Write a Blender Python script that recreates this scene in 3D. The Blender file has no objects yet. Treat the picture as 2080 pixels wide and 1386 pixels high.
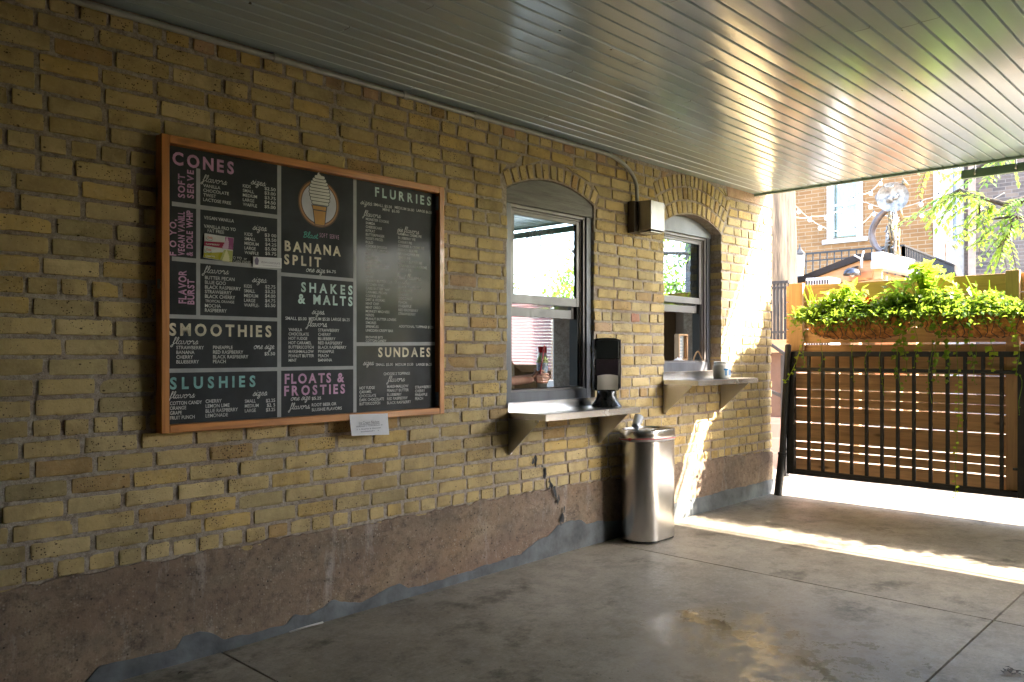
import bpy, bmesh, math, random
from mathutils import Vector, Matrix, noise
R = math.radians
S = bpy.context.scene
COL = S.collection
rng = random.Random(7)

# ------------------------------------------------------------------ camera
CAM = Vector((0.0, -3.39, 1.25))
F = Vector((.7213, .6926, 0)); RT = Vector((.6926, -.7213, 0)); UP = Vector((0, 0, 1))
FOC, CX, HY = 1657.0, 1040.0, 717.0
cd = bpy.data.cameras.new('camera'); cam = bpy.data.objects.new('camera', cd); COL.objects.link(cam)
cam.location = CAM
cam.rotation_euler = (R(90), 0, math.atan2(-F.x, F.y))
cd.sensor_width = 36; cd.lens = FOC / 2080 * 36
cd.shift_y = (HY - 693) / 2080
cd.clip_start = .05; cd.clip_end = 500
S.camera = cam

# ------------------------------------------------------------------ sky, sun, exposure
SUN_DIR = Vector((-1.0, 1.744, -1.657)).normalized()      # the way the light travels
TO_SUN = -SUN_DIR
w = bpy.data.worlds.new('World'); S.world = w; w.use_nodes = True
nt = w.node_tree
bg = nt.nodes['Background']
sky = nt.nodes.new('ShaderNodeTexSky'); sky.sky_type = 'NISHITA'; sky.sun_disc = False
sky.sun_elevation = math.asin(TO_SUN.z); sky.sun_rotation = math.atan2(TO_SUN.x, TO_SUN.y)
sky.air_density = 1.0; sky.dust_density = 2.0; sky.ozone_density = 1.0
nt.links.new(sky.outputs[0], bg.inputs[0]); bg.inputs[1].default_value = .15
sl = bpy.data.lights.new('sun', 'SUN'); sl.energy = 3.0; sl.angle = R(.5); sl.color = (1, .87, .70)
so = bpy.data.objects.new('sun', sl); COL.objects.link(so)
so.rotation_euler = SUN_DIR.to_track_quat('-Z', 'Y').to_euler(); so.location = (10, -8, 12)
S.view_settings.view_transform = 'Standard'; S.view_settings.look = 'None'
S.view_settings.exposure = 4.1; S.view_settings.gamma = 1
S.cycles.max_bounces = 10; S.cycles.diffuse_bounces = 5; S.cycles.glossy_bounces = 5
S.cycles.transparent_max_bounces = 12; S.cycles.use_denoising = True
S.cycles.caustics_reflective = False; S.cycles.caustics_refractive = False
S.cycles.sample_clamp_indirect = 6

# ------------------------------------------------------------------ geometry helpers
def ray(px, py):
    return F + RT * ((px - CX) / FOC) + UP * ((HY - py) / FOC)
def PY(px, py, Y=0.0):                 # point of the plane y = Y seen at photo pixel (px, py)
    d = ray(px, py); return CAM + d * ((Y - CAM.y) / d.y)
def PX(px, py, X=6.86):
    d = ray(px, py); return CAM + d * ((X - CAM.x) / d.x)
def floor_z(x):
    return .0097 * (min(x, 6.89) - 6.89)
ORG = {}
def reg(o, org): ORG[o.name] = Vector(org)
def org(o): return ORG.get(o.name, Vector((0, 0, 0))) if o else Vector((0, 0, 0))
def thing(name, label, cat, loc=(0, 0, 0), group=None):
    o = bpy.data.objects.new(name, None); COL.objects.link(o)
    o.empty_display_size = .1; o.location = loc; reg(o, loc)
    o['label'] = label; o['category'] = cat
    if group: o['group'] = group
    return o
def tag(o, label, cat, group=None):
    o['label'] = label; o['category'] = cat
    if group: o['group'] = group
    return o
def dup(root, loc, label=None, group=None, rz=0):
    r = root.copy(); COL.objects.link(r); r.location = loc; r.rotation_euler.z = rz; reg(r, loc)
    if label: r['label'] = label
    if group: r['group'] = group
    for ch in list(root.children):
        c = ch.copy(); COL.objects.link(c); c.parent = r
        for g in ch.children:
            e = g.copy(); COL.objects.link(e); e.parent = c
    return r

class MB:
    def __init__(s): s.v = []; s.f = []; s.col = []
    def add(s, vs, fs, c=None):
        n = len(s.v); s.v += [tuple(p) for p in vs]; s.f += [tuple(i + n for i in f) for f in fs]
        if c is not None: s.col += [c] * len(vs)
        return s
    def box(s, a, b, rot=None, c=None):   # corners a, b ; rot about the centre
        x0, y0, z0 = a; x1, y1, z1 = b
        vs = [Vector((x, y, z)) for x in (x0, x1) for y in (y0, y1) for z in (z0, z1)]
        if rot is not None:
            ce = (Vector(a) + Vector(b)) / 2; vs = [ce + rot @ (p - ce) for p in vs]
        return s.add(vs, [(0, 1, 3, 2), (4, 6, 7, 5), (0, 4, 5, 1), (2, 3, 7, 6), (0, 2, 6, 4), (1, 5, 7, 3)], c)
    def bar(s, p, q, wd, ht, up=(0, 0, 1)):
        p = Vector(p); q = Vector(q); t = (q - p).normalized(); u = Vector(up)
        if abs(t.dot(u)) > .99: u = Vector((0, 1, 0))
        sd = t.cross(u).normalized(); u = sd.cross(t)
        vs = [e + sd * (i * wd / 2) + u * (j * ht / 2) for e in (p, q) for i, j in ((-1, -1), (1, -1), (1, 1), (-1, 1))]
        return s.add(vs, [(3, 2, 1, 0), (4, 5, 6, 7), (0, 1, 5, 4), (1, 2, 6, 5), (2, 3, 7, 6), (3, 0, 4, 7)])
    def tube(s, pts, r, n=10, cap=True):
        pts = [Vector(p) for p in pts]; rs = r if isinstance(r, (list, tuple)) else [r] * len(pts)
        vs = []; fs = []; prev = None
        for i, p in enumerate(pts):
            t = (pts[min(i + 1, len(pts) - 1)] - pts[max(i - 1, 0)]).normalized()
            if prev is None:
                a = Vector((0, 0, 1)) if abs(t.z) < .9 else Vector((1, 0, 0))
                u = t.cross(a).normalized()
            else:
                u = (prev - t * prev.dot(t)).normalized()
            prev = u; w_ = t.cross(u)
            for k in range(n):
                a = 2 * math.pi * k / n
                vs.append(p + (u * math.cos(a) + w_ * math.sin(a)) * rs[i])
        for i in range(len(pts) - 1):
            for k in range(n):
                fs.append((i * n + k, i * n + (k + 1) % n, (i + 1) * n + (k + 1) % n, (i + 1) * n + k))
        if cap:
            fs.append(tuple(range(n))[::-1]); fs.append(tuple((len(pts) - 1) * n + k for k in range(n)))
        return s.add(vs, fs)
    def lathe(s, prof, c, n=24, M=None):   # prof [(r,z)]
        vs = []; fs = []; c = Vector(c)
        for r, z in prof:
            for k in range(n):
                a = 2 * math.pi * k / n
                p = Vector((r * math.cos(a), r * math.sin(a), z))
                vs.append(c + (M @ p if M else p))
        for i in range(len(prof) - 1):
            for k in range(n):
                fs.append((i * n + k, i * n + (k + 1) % n, (i + 1) * n + (k + 1) % n, (i + 1) * n + k))
        if prof[0][0] > 1e-5: fs.append(tuple(range(n))[::-1])
        if prof[-1][0] > 1e-5: fs.append(tuple((len(prof) - 1) * n + k for k in range(n)))
        return s.add(vs, fs)
    def prism(s, poly, y0, y1):            # polygon in (x, z) extruded along y
        n = len(poly)
        vs = [(x, y0, z) for x, z in poly] + [(x, y1, z) for x, z in poly]
        fs = [tuple(range(n)), tuple(range(n, 2 * n))[::-1]] + [(i, i + n, (i + 1) % n + n, (i + 1) % n) for i in range(n)]
        return s.add(vs, fs)
    def prismx(s, poly, x0, x1):           # polygon in (y, z) extruded along x
        n = len(poly)
        vs = [(x0, y, z) for y, z in poly] + [(x1, y, z) for y, z in poly]
        fs = [tuple(range(n))[::-1], tuple(range(n, 2 * n))] + [(i, (i + 1) % n, (i + 1) % n + n, i + n) for i in range(n)]
        return s.add(vs, fs)
    def build(s, name, mat, parent=None, smooth=False, bevel=0, autos=None, fixn=True, segs=2):
        me = bpy.data.meshes.new(name); g = org(parent)
        me.from_pydata([(x - g.x, y - g.y, z - g.z) for x, y, z in s.v], [], s.f)
        if s.col:
            at = me.attributes.new('tone', 'FLOAT_COLOR', 'POINT')
            for i, c in enumerate(s.col): at.data[i].color = (c[0], c[1], c[2], 1)
        if fixn:
            bm = bmesh.new(); bm.from_mesh(me); bmesh.ops.recalc_face_normals(bm, faces=bm.faces); bm.to_mesh(me); bm.free()
        if smooth or autos: me.polygons.foreach_set('use_smooth', [True] * len(me.polygons))
        me.update()
        if autos: me.set_sharp_from_angle(angle=R(autos))
        me.materials.append(mat)
        o = bpy.data.objects.new(name, me); COL.objects.link(o)
        if parent: o.parent = parent; reg(o, g)
        else: reg(o, (0, 0, 0))
        if bevel:
            b = o.modifiers.new('bevel', 'BEVEL'); b.width = bevel; b.segments = segs; b.limit_method = 'ANGLE'; b.angle_limit = R(35)
        return o
def struct(o): o['kind'] = 'structure'; return o
def nz(x, y, z=0.0): return noise.noise(Vector((x, y, z)))

# ------------------------------------------------------------------ materials
def newmat(name):
    m = bpy.data.materials.new(name); m.use_nodes = True
    return m, m.node_tree, m.node_tree.nodes['Principled BSDF']
def nd(t, typ, **k):
    n = t.nodes.new(typ)
    for a, b in k.items():
        if hasattr(n, a): setattr(n, a, b)
        else: n.inputs[a].default_value = b
    return n
def coords(t, stretch=(1, 1, 1), rot=(0, 0, 0)):
    tc = t.nodes.new('ShaderNodeTexCoord'); mp = t.nodes.new('ShaderNodeMapping')
    mp.inputs['Scale'].default_value = stretch; mp.inputs['Rotation'].default_value = rot
    t.links.new(tc.outputs['Object'], mp.inputs['Vector']); return mp.outputs['Vector']
def noi(t, vec, scale, detail=4, rough=.55, dist=0):
    n = nd(t, 'ShaderNodeTexNoise', Scale=scale, Detail=detail, Roughness=rough, Distortion=dist)
    t.links.new(vec, n.inputs['Vector']); return n.outputs['Fac']
def ramp(t, fac, stops, interp='LINEAR'):
    n = t.nodes.new('ShaderNodeValToRGB'); n.color_ramp.interpolation = interp
    e = n.color_ramp.elements
    while len(e) > 1: e.remove(e[-1])
    e[0].position = stops[0][0]; e[0].color = tuple(stops[0][1]) + (1,) if len(stops[0][1]) == 3 else stops[0][1]
    for p, c in stops[1:]:
        k = e.new(p); k.color = tuple(c) + (1,) if len(c) == 3 else c
    t.links.new(fac, n.inputs['Fac']); return n.outputs['Color']
def grey(a): return (a, a, a)
def mix(t, a, b, fac, mode='MIX'):
    n = nd(t, 'ShaderNodeMix', data_type='RGBA', blend_type=mode); n.clamp_factor = True
    for s_, v in ((n.inputs['Factor'], fac), (n.inputs[6], a), (n.inputs[7], b)):
        if hasattr(v, 'is_linked') or isinstance(v, bpy.types.NodeSocket): t.links.new(v, s_)
        else: s_.default_value = v if isinstance(v, (int, float)) else (tuple(v) + (1,))[:4]
    return n.outputs[2]
def math_(t, op, a, b=None, clamp=False):
    n = nd(t, 'ShaderNodeMath', operation=op); n.use_clamp = clamp
    for i, v in enumerate((a, b)):
        if v is None: continue
        if isinstance(v, bpy.types.NodeSocket): t.links.new(v, n.inputs[i])
        else: n.inputs[i].default_value = v
    return n.outputs[0]
def bump(t, b, h, strength=.3, dist=.01, prev=None):
    n = nd(t, 'ShaderNodeBump', Strength=strength, Distance=dist)
    t.links.new(h, n.inputs['Height'])
    if prev is not None: t.links.new(prev, n.inputs['Normal'])
    if b is not None: t.links.new(n.outputs[0], b.inputs['Normal'])
    return n.outputs[0]
def simple(name, c, rough=.5, metal=0.0, var=.12, vs=6.0, bmp=0.0, bs=60.0, stretch=(1, 1, 1), c2=None, coat=0.0, rvar=.1, spec=.5):
    m, t, b = newmat(name)
    v = coords(t, stretch)
    f = noi(t, v, vs, 5, .6)
    lo = tuple(max(0, x * (1 - var * 1.6)) for x in c) if c2 is None else c2
    hi = tuple(min(1, x * (1 + var)) for x in c)
    t.links.new(ramp(t, f, [(.3, lo), (.68, hi)]), b.inputs['Base Color'])
    f2 = noi(t, v, vs * 2.7, 4, .6)
    t.links.new(ramp(t, f2, [(.3, grey(max(.02, rough - rvar))), (.7, grey(min(1, rough + rvar)))]), b.inputs['Roughness'])
    b.inputs['Metallic'].default_value = metal; b.inputs['Coat Weight'].default_value = coat; b.inputs['Coat Roughness'].default_value = .08
    b.inputs['Specular IOR Level'].default_value = spec
    if bmp: bump(t, b, noi(t, v, bs, 4, .6), bmp, .01)
    return m
def leafmat(name, c, c2, trans=.58, ns=20):
    m, t, b = newmat(name)
    v = coords(t); f = noi(t, v, ns, 3)
    col = ramp(t, f, [(.34, c), (.64, c2)])
    t.links.new(col, b.inputs['Base Color']); b.inputs['Roughness'].default_value = .45
    tr = t.nodes.new('ShaderNodeBsdfTranslucent'); t.links.new(mix(t, col, (.55, .72, .06), .5), tr.inputs[0])
    mx = t.nodes.new('ShaderNodeMixShader'); mx.inputs[0].default_value = trans
    t.links.new(b.outputs[0], mx.inputs[1]); t.links.new(tr.outputs[0], mx.inputs[2])
    t.links.new(mx.outputs[0], t.nodes['Material Output'].inputs[0]); return m
def woodmat(name, c, c2, along='x', rough=.6, knots=True, bmp=.15, coat=0, gs=1.0):
    m, t, b = newmat(name)
    st = {'x': (1.2, 22, 22), 'y': (22, 1.2, 22), 'z': (22, 22, 1.2)}[along]
    v = coords(t, tuple(x * gs for x in st)); f = noi(t, v, 1.6, 6, .65, .8)
    col = ramp(t, f, [(.25, c2), (.5, c), (.75, tuple(min(1, x * 1.25) for x in c))])
    v2 = coords(t); big = noi(t, v2, 2.3, 3)
    col = mix(t, col, tuple(x * .6 for x in c), ramp(t, big, [(.45, grey(0)), (.75, grey(.7))]))
    if knots:
        vo = nd(t, 'ShaderNodeTexVoronoi', Scale=1.0)
        t.links.new(coords(t, {'x': (2.2, 7, 7), 'y': (7, 2.2, 7), 'z': (7, 7, 2.2)}[along]), vo.inputs['Vector'])
        col = mix(t, col, tuple(x * .28 for x in c2), ramp(t, vo.outputs['Distance'], [(.05, grey(1)), (.14, grey(0))]))
    t.links.new(col, b.inputs['Base Color']); b.inputs['Roughness'].default_value = rough
    b.inputs['Coat Weight'].default_value = coat
    if bmp: bump(t, b, f, bmp, .004)
    return m

def brickmat():
    m, t, b = newmat('cream brick')
    at = nd(t, 'ShaderNodeAttribute', attribute_name='tone')
    v = coords(t)
    f = noi(t, v, 14, 6, .65)
    c = mix(t, at.outputs['Color'], (.58, .47, .26), ramp(t, f, [(.5, grey(0)), (.75, grey(.45))]))
    c = mix(t, c, (.16, .11, .05), ramp(t, noi(t, v, 5, 5, .7), [(.46, grey(0)), (.72, grey(.6))]))
    c = mix(t, c, (.62, .50, .28), ramp(t, noi(t, v, 60, 4, .7), [(.5, grey(0)), (.75, grey(.35))]))
    # iron spots and pits
    vo = nd(t, 'ShaderNodeTexVoronoi', Scale=95.0, Randomness=1.0)
    wv = nd(t, 'ShaderNodeMix', data_type='VECTOR'); 
    t.links.new(v, vo.inputs['Vector'])
    dens = ramp(t, noi(t, v, 2.6, 5, .7), [(.38, grey(.02)), (.64, grey(.36))])
    pit = math_(t, 'LESS_THAN', vo.outputs['Distance'], dens)
    sel = math_(t, 'GREATER_THAN', nd_out(t, vo, 'Color'), .30)
    pit = math_(t, 'MULTIPLY', pit, sel)
    vo2 = nd(t, 'ShaderNodeTexVoronoi', Scale=24.0, Randomness=1.0)
    t.links.new(coords(t, (1, 1, 1.5)), vo2.inputs['Vector'])
    p2 = math_(t, 'MULTIPLY', math_(t, 'LESS_THAN', vo2.outputs['Distance'], .13), math_(t, 'GREATER_THAN', nd_out(t, vo2, 'Color'), .68))
    pits = math_(t, 'MAXIMUM', pit, p2)
    c = mix(t, c, (.045, .030, .018), math_(t, 'MULTIPLY', pits, .85))
    c = mix(t, c, (.07, .055, .035), ramp(t, noi(t, coords(t, (1.6, 1, .5)), 1.5, 7, .72), [(.52, grey(0)), (.74, grey(.5))]))
    t.links.new(c, b.inputs['Base Color']); b.inputs['Roughness'].default_value = .82
    b.inputs['Specular IOR Level'].default_value = .3
    h = math_(t, 'SUBTRACT', noi(t, v, 90, 5, .7), math_(t, 'MULTIPLY', pits, 1.6))
    bump(t, b, h, .55, .004)
    return m
def nd_out(t, n, name):
    s_ = nd(t, 'ShaderNodeSeparateColor'); t.links.new(n.outputs[name], s_.inputs[0]); return s_.outputs[0]

def mortarmat():
    m, t, b = newmat('lime mortar')
    v = coords(t)
    c = ramp(t, noi(t, v, 38, 8, .82), [(.34, (.17, .14, .118)), (.5, (.385, .33, .275)), (.66, (.56, .50, .43))])
    c = mix(t, c, (.20, .13, .10), ramp(t, noi(t, v, 2.2, 4), [(.45, grey(0)), (.7, grey(.7))]))
    vo = nd(t, 'ShaderNodeTexVoronoi', Scale=150.0); t.links.new(v, vo.inputs['Vector'])
    c = mix(t, c, (.48, .44, .40), ramp(t, vo.outputs['Distance'], [(.18, grey(.7)), (.3, grey(0))]))
    t.links.new(c, b.inputs['Base Color']); b.inputs['Roughness'].default_value = .95
    bump(t, b, noi(t, v, 120, 5, .8), .8, .006)
    return m
def foundmat():
    m, t, b = newmat('old aggregate concrete')
    v = coords(t)
    c = ramp(t, noi(t, v, 2.6, 8, .72), [(.28, (.125, .098, .07)), (.42, (.19, .150, .115)), (.55, (.26, .195, .14)), (.70, (.35, .275, .19))])
    c = mix(t, c, (.20, .128, .095), ramp(t, noi(t, coords(t, (.5, 1, 2.2)), 2.4, 5), [(.4, grey(0)), (.65, grey(.65))]))
    c = mix(t, c, (.29, .185, .105), ramp(t, noi(t, v, 1.5, 7, .75), [(.52, grey(0)), (.70, grey(.6))]))
    c = mix(t, c, (.40, .37, .34), ramp(t, noi(t, coords(t, (3, 3, .7)), 2.2, 7, .72), [(.56, grey(0)), (.70, grey(.75))]))
    c = mix(t, c, (.035, .03, .026), ramp(t, noi(t, coords(t, (1, 1, 2.0)), 4, 8, .78), [(.55, grey(0)), (.70, grey(.8))]))
    c = mix(t, c, (.06, .048, .038), ramp(t, noi(t, v, 24, 8, .8), [(.50, grey(0)), (.66, grey(.75))]))
    c = mix(t, c, (.42, .36, .29), ramp(t, noi(t, coords(t, (1.1, 1, .9)), 31, 8, .8), [(.56, grey(0)), (.72, grey(.7))]))
    vo = nd(t, 'ShaderNodeTexVoronoi', Scale=85.0); t.links.new(v, vo.inputs['Vector'])
    vo2 = nd(t, 'ShaderNodeTexVoronoi', Scale=37.0); t.links.new(v, vo2.inputs['Vector'])
    vc = nd_out(t, vo, 'Color'); vm = noi(t, v, 8, 4, .7)
    k = math_(t, 'MULTIPLY', ramp(t, vo.outputs['Distance'], [(.2, grey(.85)), (.45, grey(0))]), ramp(t, vm, [(.4, grey(0)), (.65, grey(1))]))
    c = mix(t, c, ramp(t, vc, [(.0, (.05, .04, .03)), (.5, (.18, .14, .11)), (1, (.42, .37, .31))]), k)
    hole = math_(t, 'MULTIPLY', math_(t, 'LESS_THAN', vo2.outputs['Distance'], .16), math_(t, 'GREATER_THAN', nd_out(t, vo2, 'Color'), .72))
    c = mix(t, c, (.028, .022, .018), math_(t, 'MULTIPLY', hole, .85))
    t.links.new(c, b.inputs['Base Color']); b.inputs['Roughness'].default_value = .92
    h = math_(t, 'ADD', noi(t, v, 60, 8, .8), math_(t, 'MULTIPLY', vo.outputs['Distance'], -.08))
    h = math_(t, 'SUBTRACT', h, math_(t, 'MULTIPLY', hole, 1.2))
    bump(t, b, h, .6, .008)
    return m
def floormat():
    m, t, b = newmat('stained concrete floor')
    v = coords(t)
    big = noi(t, v, .9, 6, .65)
    c = ramp(t, big, [(.3, (.17, .148, .118)), (.5, (.275, .245, .195)), (.7, (.365, .325, .265))])
    fine = noi(t, v, 7, 8, .75)
    c = mix(t, c, (.10, .09, .075), ramp(t, fine, [(.46, grey(0)), (.68, grey(.6))]))
    c = mix(t, c, (.36, .34, .31), ramp(t, noi(t, v, 40, 4, .7), [(.5, grey(0)), (.72, grey(.5))]))
    c = mix(t, c, (.07, .062, .05), ramp(t, noi(t, v, 75, 5, .8), [(.52, grey(0)), (.72, grey(.6))]))
    # dark spill patches and an old damp streak
    sp = noi(t, coords(t, (1, 1, 1)), 2.1, 7, .72)
    spots = ramp(t, sp, [(.56, grey(0)), (.66, grey(.8))])
    c = mix(t, c, (.055, .048, .035), spots)
    tc = t.nodes.new('ShaderNodeTexCoord'); sx = t.nodes.new('ShaderNodeSeparateXYZ'); t.links.new(tc.outputs['Object'], sx.inputs[0])
    wob = math_(t, 'MULTIPLY', math_(t, 'SUBTRACT', noi(t, v, 3.4, 9, .78), .5), 1.3)
    # streak runs from (3.75,-.95) to (2.7,-2.25)
    ax, ay, bx, by = STREAK
    L = math.hypot(bx - ax, by - ay); tx, ty = (bx - ax) / L, (by - ay) / L
    dx = math_(t, 'SUBTRACT', sx.outputs[0], ax); dy = math_(t, 'SUBTRACT', sx.outputs[1], ay)
    across = math_(t, 'ADD', math_(t, 'MULTIPLY', dx, -ty), math_(t, 'MULTIPLY', dy, tx))
    along = math_(t, 'ADD', math_(t, 'MULTIPLY', dx, tx), math_(t, 'MULTIPLY', dy, ty))
    across = math_(t, 'ABSOLUTE', math_(t, 'ADD', across, math_(t, 'MULTIPLY', wob, .45)))
    inl = math_(t, 'MULTIPLY', ramp(t, math_(t, 'MULTIPLY', along, 1 / L), [(-.0, grey(0)), (.06, grey(1)), (.94, grey(1)), (1, grey(0))]), 1.0)
    wet = math_(t, 'MULTIPLY', math_(t, 'MULTIPLY', ramp(t, across, [(.025, grey(1)), (.05, grey(0))]), inl), ramp(t, noi(t, v, 5.5, 6, .7), [(.40, grey(0)), (.5, grey(1))]))
    damp = math_(t, 'MULTIPLY', ramp(t, math_(t, 'ADD', across, math_(t, 'MULTIPLY', wob, .5)), [(.15, grey(1)), (.75, grey(0))]), inl)
    c = mix(t, c, (.13, .105, .06), math_(t, 'MULTIPLY', damp, .45))
    c = mix(t, c, (.05, .042, .022), math_(t, 'MULTIPLY', wet, .8))
    t.links.new(c, b.inputs['Base Color'])
    rg = ramp(t, noi(t, v, 3.1, 8, .75), [(.3, grey(.38)), (.7, grey(.66))])
    rg = mix(t, rg, grey(.13), math_(t, 'MULTIPLY', damp, ramp(t, noi(t, v, 9, 7, .78), [(.44, grey(0)), (.54, grey(.95))])))
    rg = mix(t, rg, grey(.05), wet)
    t.links.new(rg, b.inputs['Roughness']); b.inputs['Specular IOR Level'].default_value = .38
    vg = nd(t, 'ShaderNodeTexVoronoi', Scale=28.0); t.links.new(coords(t, (1, 1, .01)), vg.inputs['Vector'])
    gum = math_(t, 'MULTIPLY', math_(t, 'LESS_THAN', vg.outputs['Distance'], .13), math_(t, 'GREATER_THAN', nd_out(t, vg, 'Color'), .93))
    scr = ramp(t, noi(t, coords(t, (1.2, 9, 1), (0, 0, .6)), 3.5, 7, .75), [(.58, grey(0)), (.70, grey(.35))])
    c = mix(t, mix(t, c, (.40, .37, .33), scr), (.035, .032, .028), math_(t, 'MULTIPLY', gum, .8)); t.links.new(c, b.inputs['Base Color'])
    hb = math_(t, 'ADD', math_(t, 'MULTIPLY', noi(t, v, 25, 6, .7), .7), math_(t, 'MULTIPLY', noi(t, v, 180, 3, .7), .3))
    bump(t, b, hb, .22, .006)
    return m
_a = PY(1395, 1245, 0); 
def PF(px, py):
    d = ray(px, py); k = -CAM.z / d.z; p = CAM + d * k
    for _ in range(4):
        k = (floor_z(p.x) - CAM.z) / d.z; p = CAM + d * k
    return p
_s0, _s1 = PF(1380, 1235), PF(1800, 1420)
STREAK = (_s0.x, _s0.y, _s1.x, _s1.y)
def metalbrushed(name, c=(.62, .61, .60), rough=.28, st=(1, 1, 90), aniso=.6, bs=.05):
    m, t, b = newmat(name)
    v = coords(t, st); f = noi(t, v, 6, 4, .6)
    b.inputs['Metallic'].default_value = 1
    t.links.new(ramp(t, f, [(.3, tuple(x * .88 for x in c)), (.7, c)]), b.inputs['Base Color'])
    v2 = coords(t); sm = noi(t, v2, 4, 3, .5)
    t.links.new(ramp(t, sm, [(.3, grey(rough * .9)), (.7, grey(rough * 1.15))]), b.inputs['Roughness'])
    b.inputs['Anisotropic'].default_value = aniso
    bump(t, b, f, bs, .002)
    return m
def ceilmat():
    m, t, b = newmat('grey green gloss paint')
    v = coords(t)
    c = ramp(t, noi(t, coords(t, (.6, 9, 1)), 1.5, 5), [(.3, (.37, .475, .52)), (.7, (.41, .525, .57))])
    c = mix(t, c, (.20, .13, .07), ramp(t, noi(t, v, 14, 7, .75), [(.66, grey(0)), (.76, grey(.5))]))
    vs_ = nd(t, 'ShaderNodeTexVoronoi', Scale=7.0); t.links.new(coords(t, (1, 1.6, .02), (0, 0, .4)), vs_.inputs['Vector'])
    sp = math_(t, 'MULTIPLY', math_(t, 'LESS_THAN', vs_.outputs['Distance'], .055), math_(t, 'GREATER_THAN', nd_out(t, vs_, 'Color'), .62))
    c = mix(t, c, (.05, .035, .022), math_(t, 'MULTIPLY', sp, .85))
    t.links.new(c, b.inputs['Base Color'])
    t.links.new(ramp(t, noi(t, v, 5, 6), [(.3, grey(.14)), (.7, grey(.23))]), b.inputs['Roughness'])
    b.inputs['Specular IOR Level'].default_value = .75
    b.inputs['Coat Weight'].default_value = .7; b.inputs['Coat Roughness'].default_value = .16
    g = noi(t, coords(t, (4, 60, 1)), 2.2, 5, .6, 1.2)
    n1 = bump(t, None, noi(t, v, 22, 3), .05, .01)
    bump(t, b, g, .10, .004, n1)
    return m
def wallbrick(name, c1, c2, mortar, scale=1.0, axis='x', bw=.21, rh=.075):
    m, t, b = newmat(name)
    tc = t.nodes.new('ShaderNodeTexCoord'); sx = t.nodes.new('ShaderNodeSeparateXYZ'); cb = t.nodes.new('ShaderNodeCombineXYZ')
    t.links.new(tc.outputs['Object'], sx.inputs[0])
    t.links.new(sx.outputs[1 if axis == 'x' else 0], cb.inputs[0]); t.links.new(sx.outputs[2], cb.inputs[1])
    br = t.nodes.new('ShaderNodeTexBrick'); t.links.new(cb.outputs[0], br.inputs['Vector'])
    br.inputs['Color1'].default_value = c1 + (1,); br.inputs['Color2'].default_value = c2 + (1,); br.inputs['Mortar'].default_value = mortar + (1,)
    br.inputs['Scale'].default_value = scale; br.inputs['Mortar Size'].default_value = .008; br.inputs['Brick Width'].default_value = bw; br.inputs['Row Height'].default_value = rh
    br.inputs['Bias'].default_value = -.1
    v = coords(t)
    c = mix(t, br.outputs['Color'], tuple(x * .55 for x in c2), ramp(t, noi(t, v, 3, 6, .7), [(.5, grey(0)), (.8, grey(.7))]))
    t.links.new(c, b.inputs['Base Color']); b.inputs['Roughness'].default_value = .9
    bump(t, b, br.outputs['Fac'], .5, -.01)
    return m
def glassmat(name, refl=.5, tint=(.75, .8, .82)):
    m, t, b = newmat(name)
    t.nodes.remove(b)
    g = t.nodes.new('ShaderNodeBsdfGlossy'); g.inputs['Roughness'].default_value = .0; g.inputs['Color'].default_value = (.56, .74, .92, 1)
    tr = t.nodes.new('ShaderNodeBsdfTransparent'); tr.inputs[0].default_value = tint + (1,)
    mx = t.nodes.new('ShaderNodeMixShader'); mx.inputs[0].default_value = refl
    t.links.new(tr.outputs[0], mx.inputs[1]); t.links.new(g.outputs[0], mx.inputs[2])
    t.links.new(mx.outputs[0], t.nodes['Material Output'].inputs[0]); return m

m_brick = brickmat(); m_mortar = mortarmat(); m_found = foundmat(); m_floor = floormat(); m_ceil = ceilmat()
m_cement = simple('grey cement render', (.105, .12, .135), .8, var=.35, vs=5, bmp=.3, bs=40)
m_trim = simple('dark grey painted wood', (.105, .115, .14), .42, var=.25, vs=5, bmp=.1, bs=30, stretch=(1, 1, .2))
m_arch = simple('embossed grey board', (.125, .123, .118), .5, var=.25, vs=9, bmp=.5, bs=26, stretch=(.35, 1, 4))
m_vinyl = simple('taupe aluminium sash', (.18, .168, .17), .38, var=.1, vs=4)
m_track = simple('black gasket', (.012, .012, .014), .5)
m_steel = metalbrushed('brushed steel', st=(60, 60, 1), aniso=.3)
m_bin = metalbrushed('brushed steel bin', (.58, .565, .55), .24, (140, 140, 1.2), .5, .02)
m_shelf = metalbrushed('steel shelf', (.66, .67, .69), .24, (1, 50, 50), .3)
m_black = simple('black painted iron', (.016, .016, .018), .55, var=.3, vs=12, bmp=.15, bs=60)
m_plast = simple('black plastic', (.014, .015, .017), .28, var=.2, vs=5)
m_smoke = simple('smoky plastic', (.045, .036, .048), .2, var=.2, vs=6, coat=.5)
m_white = simple('white paint', (.50, .50, .49), .5, var=.05)
m_paper = simple('white paper', (.72, .73, .78), .7, var=.05, vs=12, bmp=.05, bs=15)
m_green = simple('dark green trim paint', (.16, .24, .16), .5, var=.15)
m_conduit = simple('painted conduit', (.36, .36, .34), .4, var=.15, vs=10)
m_frame = woodmat('stained cedar', (.54, .21, .045), (.28, .085, .016), 'x', .42, True, .1, .3)
m_framez = woodmat('stained cedar upright', (.54, .21, .045), (.28, .085, .016), 'z', .42, True, .1, .3)
m_board = simple('chalkboard vinyl', (.032, .038, .046), .6, var=.3, vs=4, coat=.12, spec=.15)
m_fence = woodmat('weathered cedar boards', (.60, .36, .18), (.36, .20, .09), 'y', .75, True, .25)
m_fencez = woodmat('weathered cedar post', (.52, .32, .17), (.32, .19, .095), 'z', .75, True, .25)
m_coir = simple('coir liner', (.48, .20, .05), .95, var=.5, vs=22, bmp=.9, bs=60)
m_glass = glassmat('window glass')
m_pane = glassmat('clear pane', .12, (.92, .94, .95))
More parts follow.
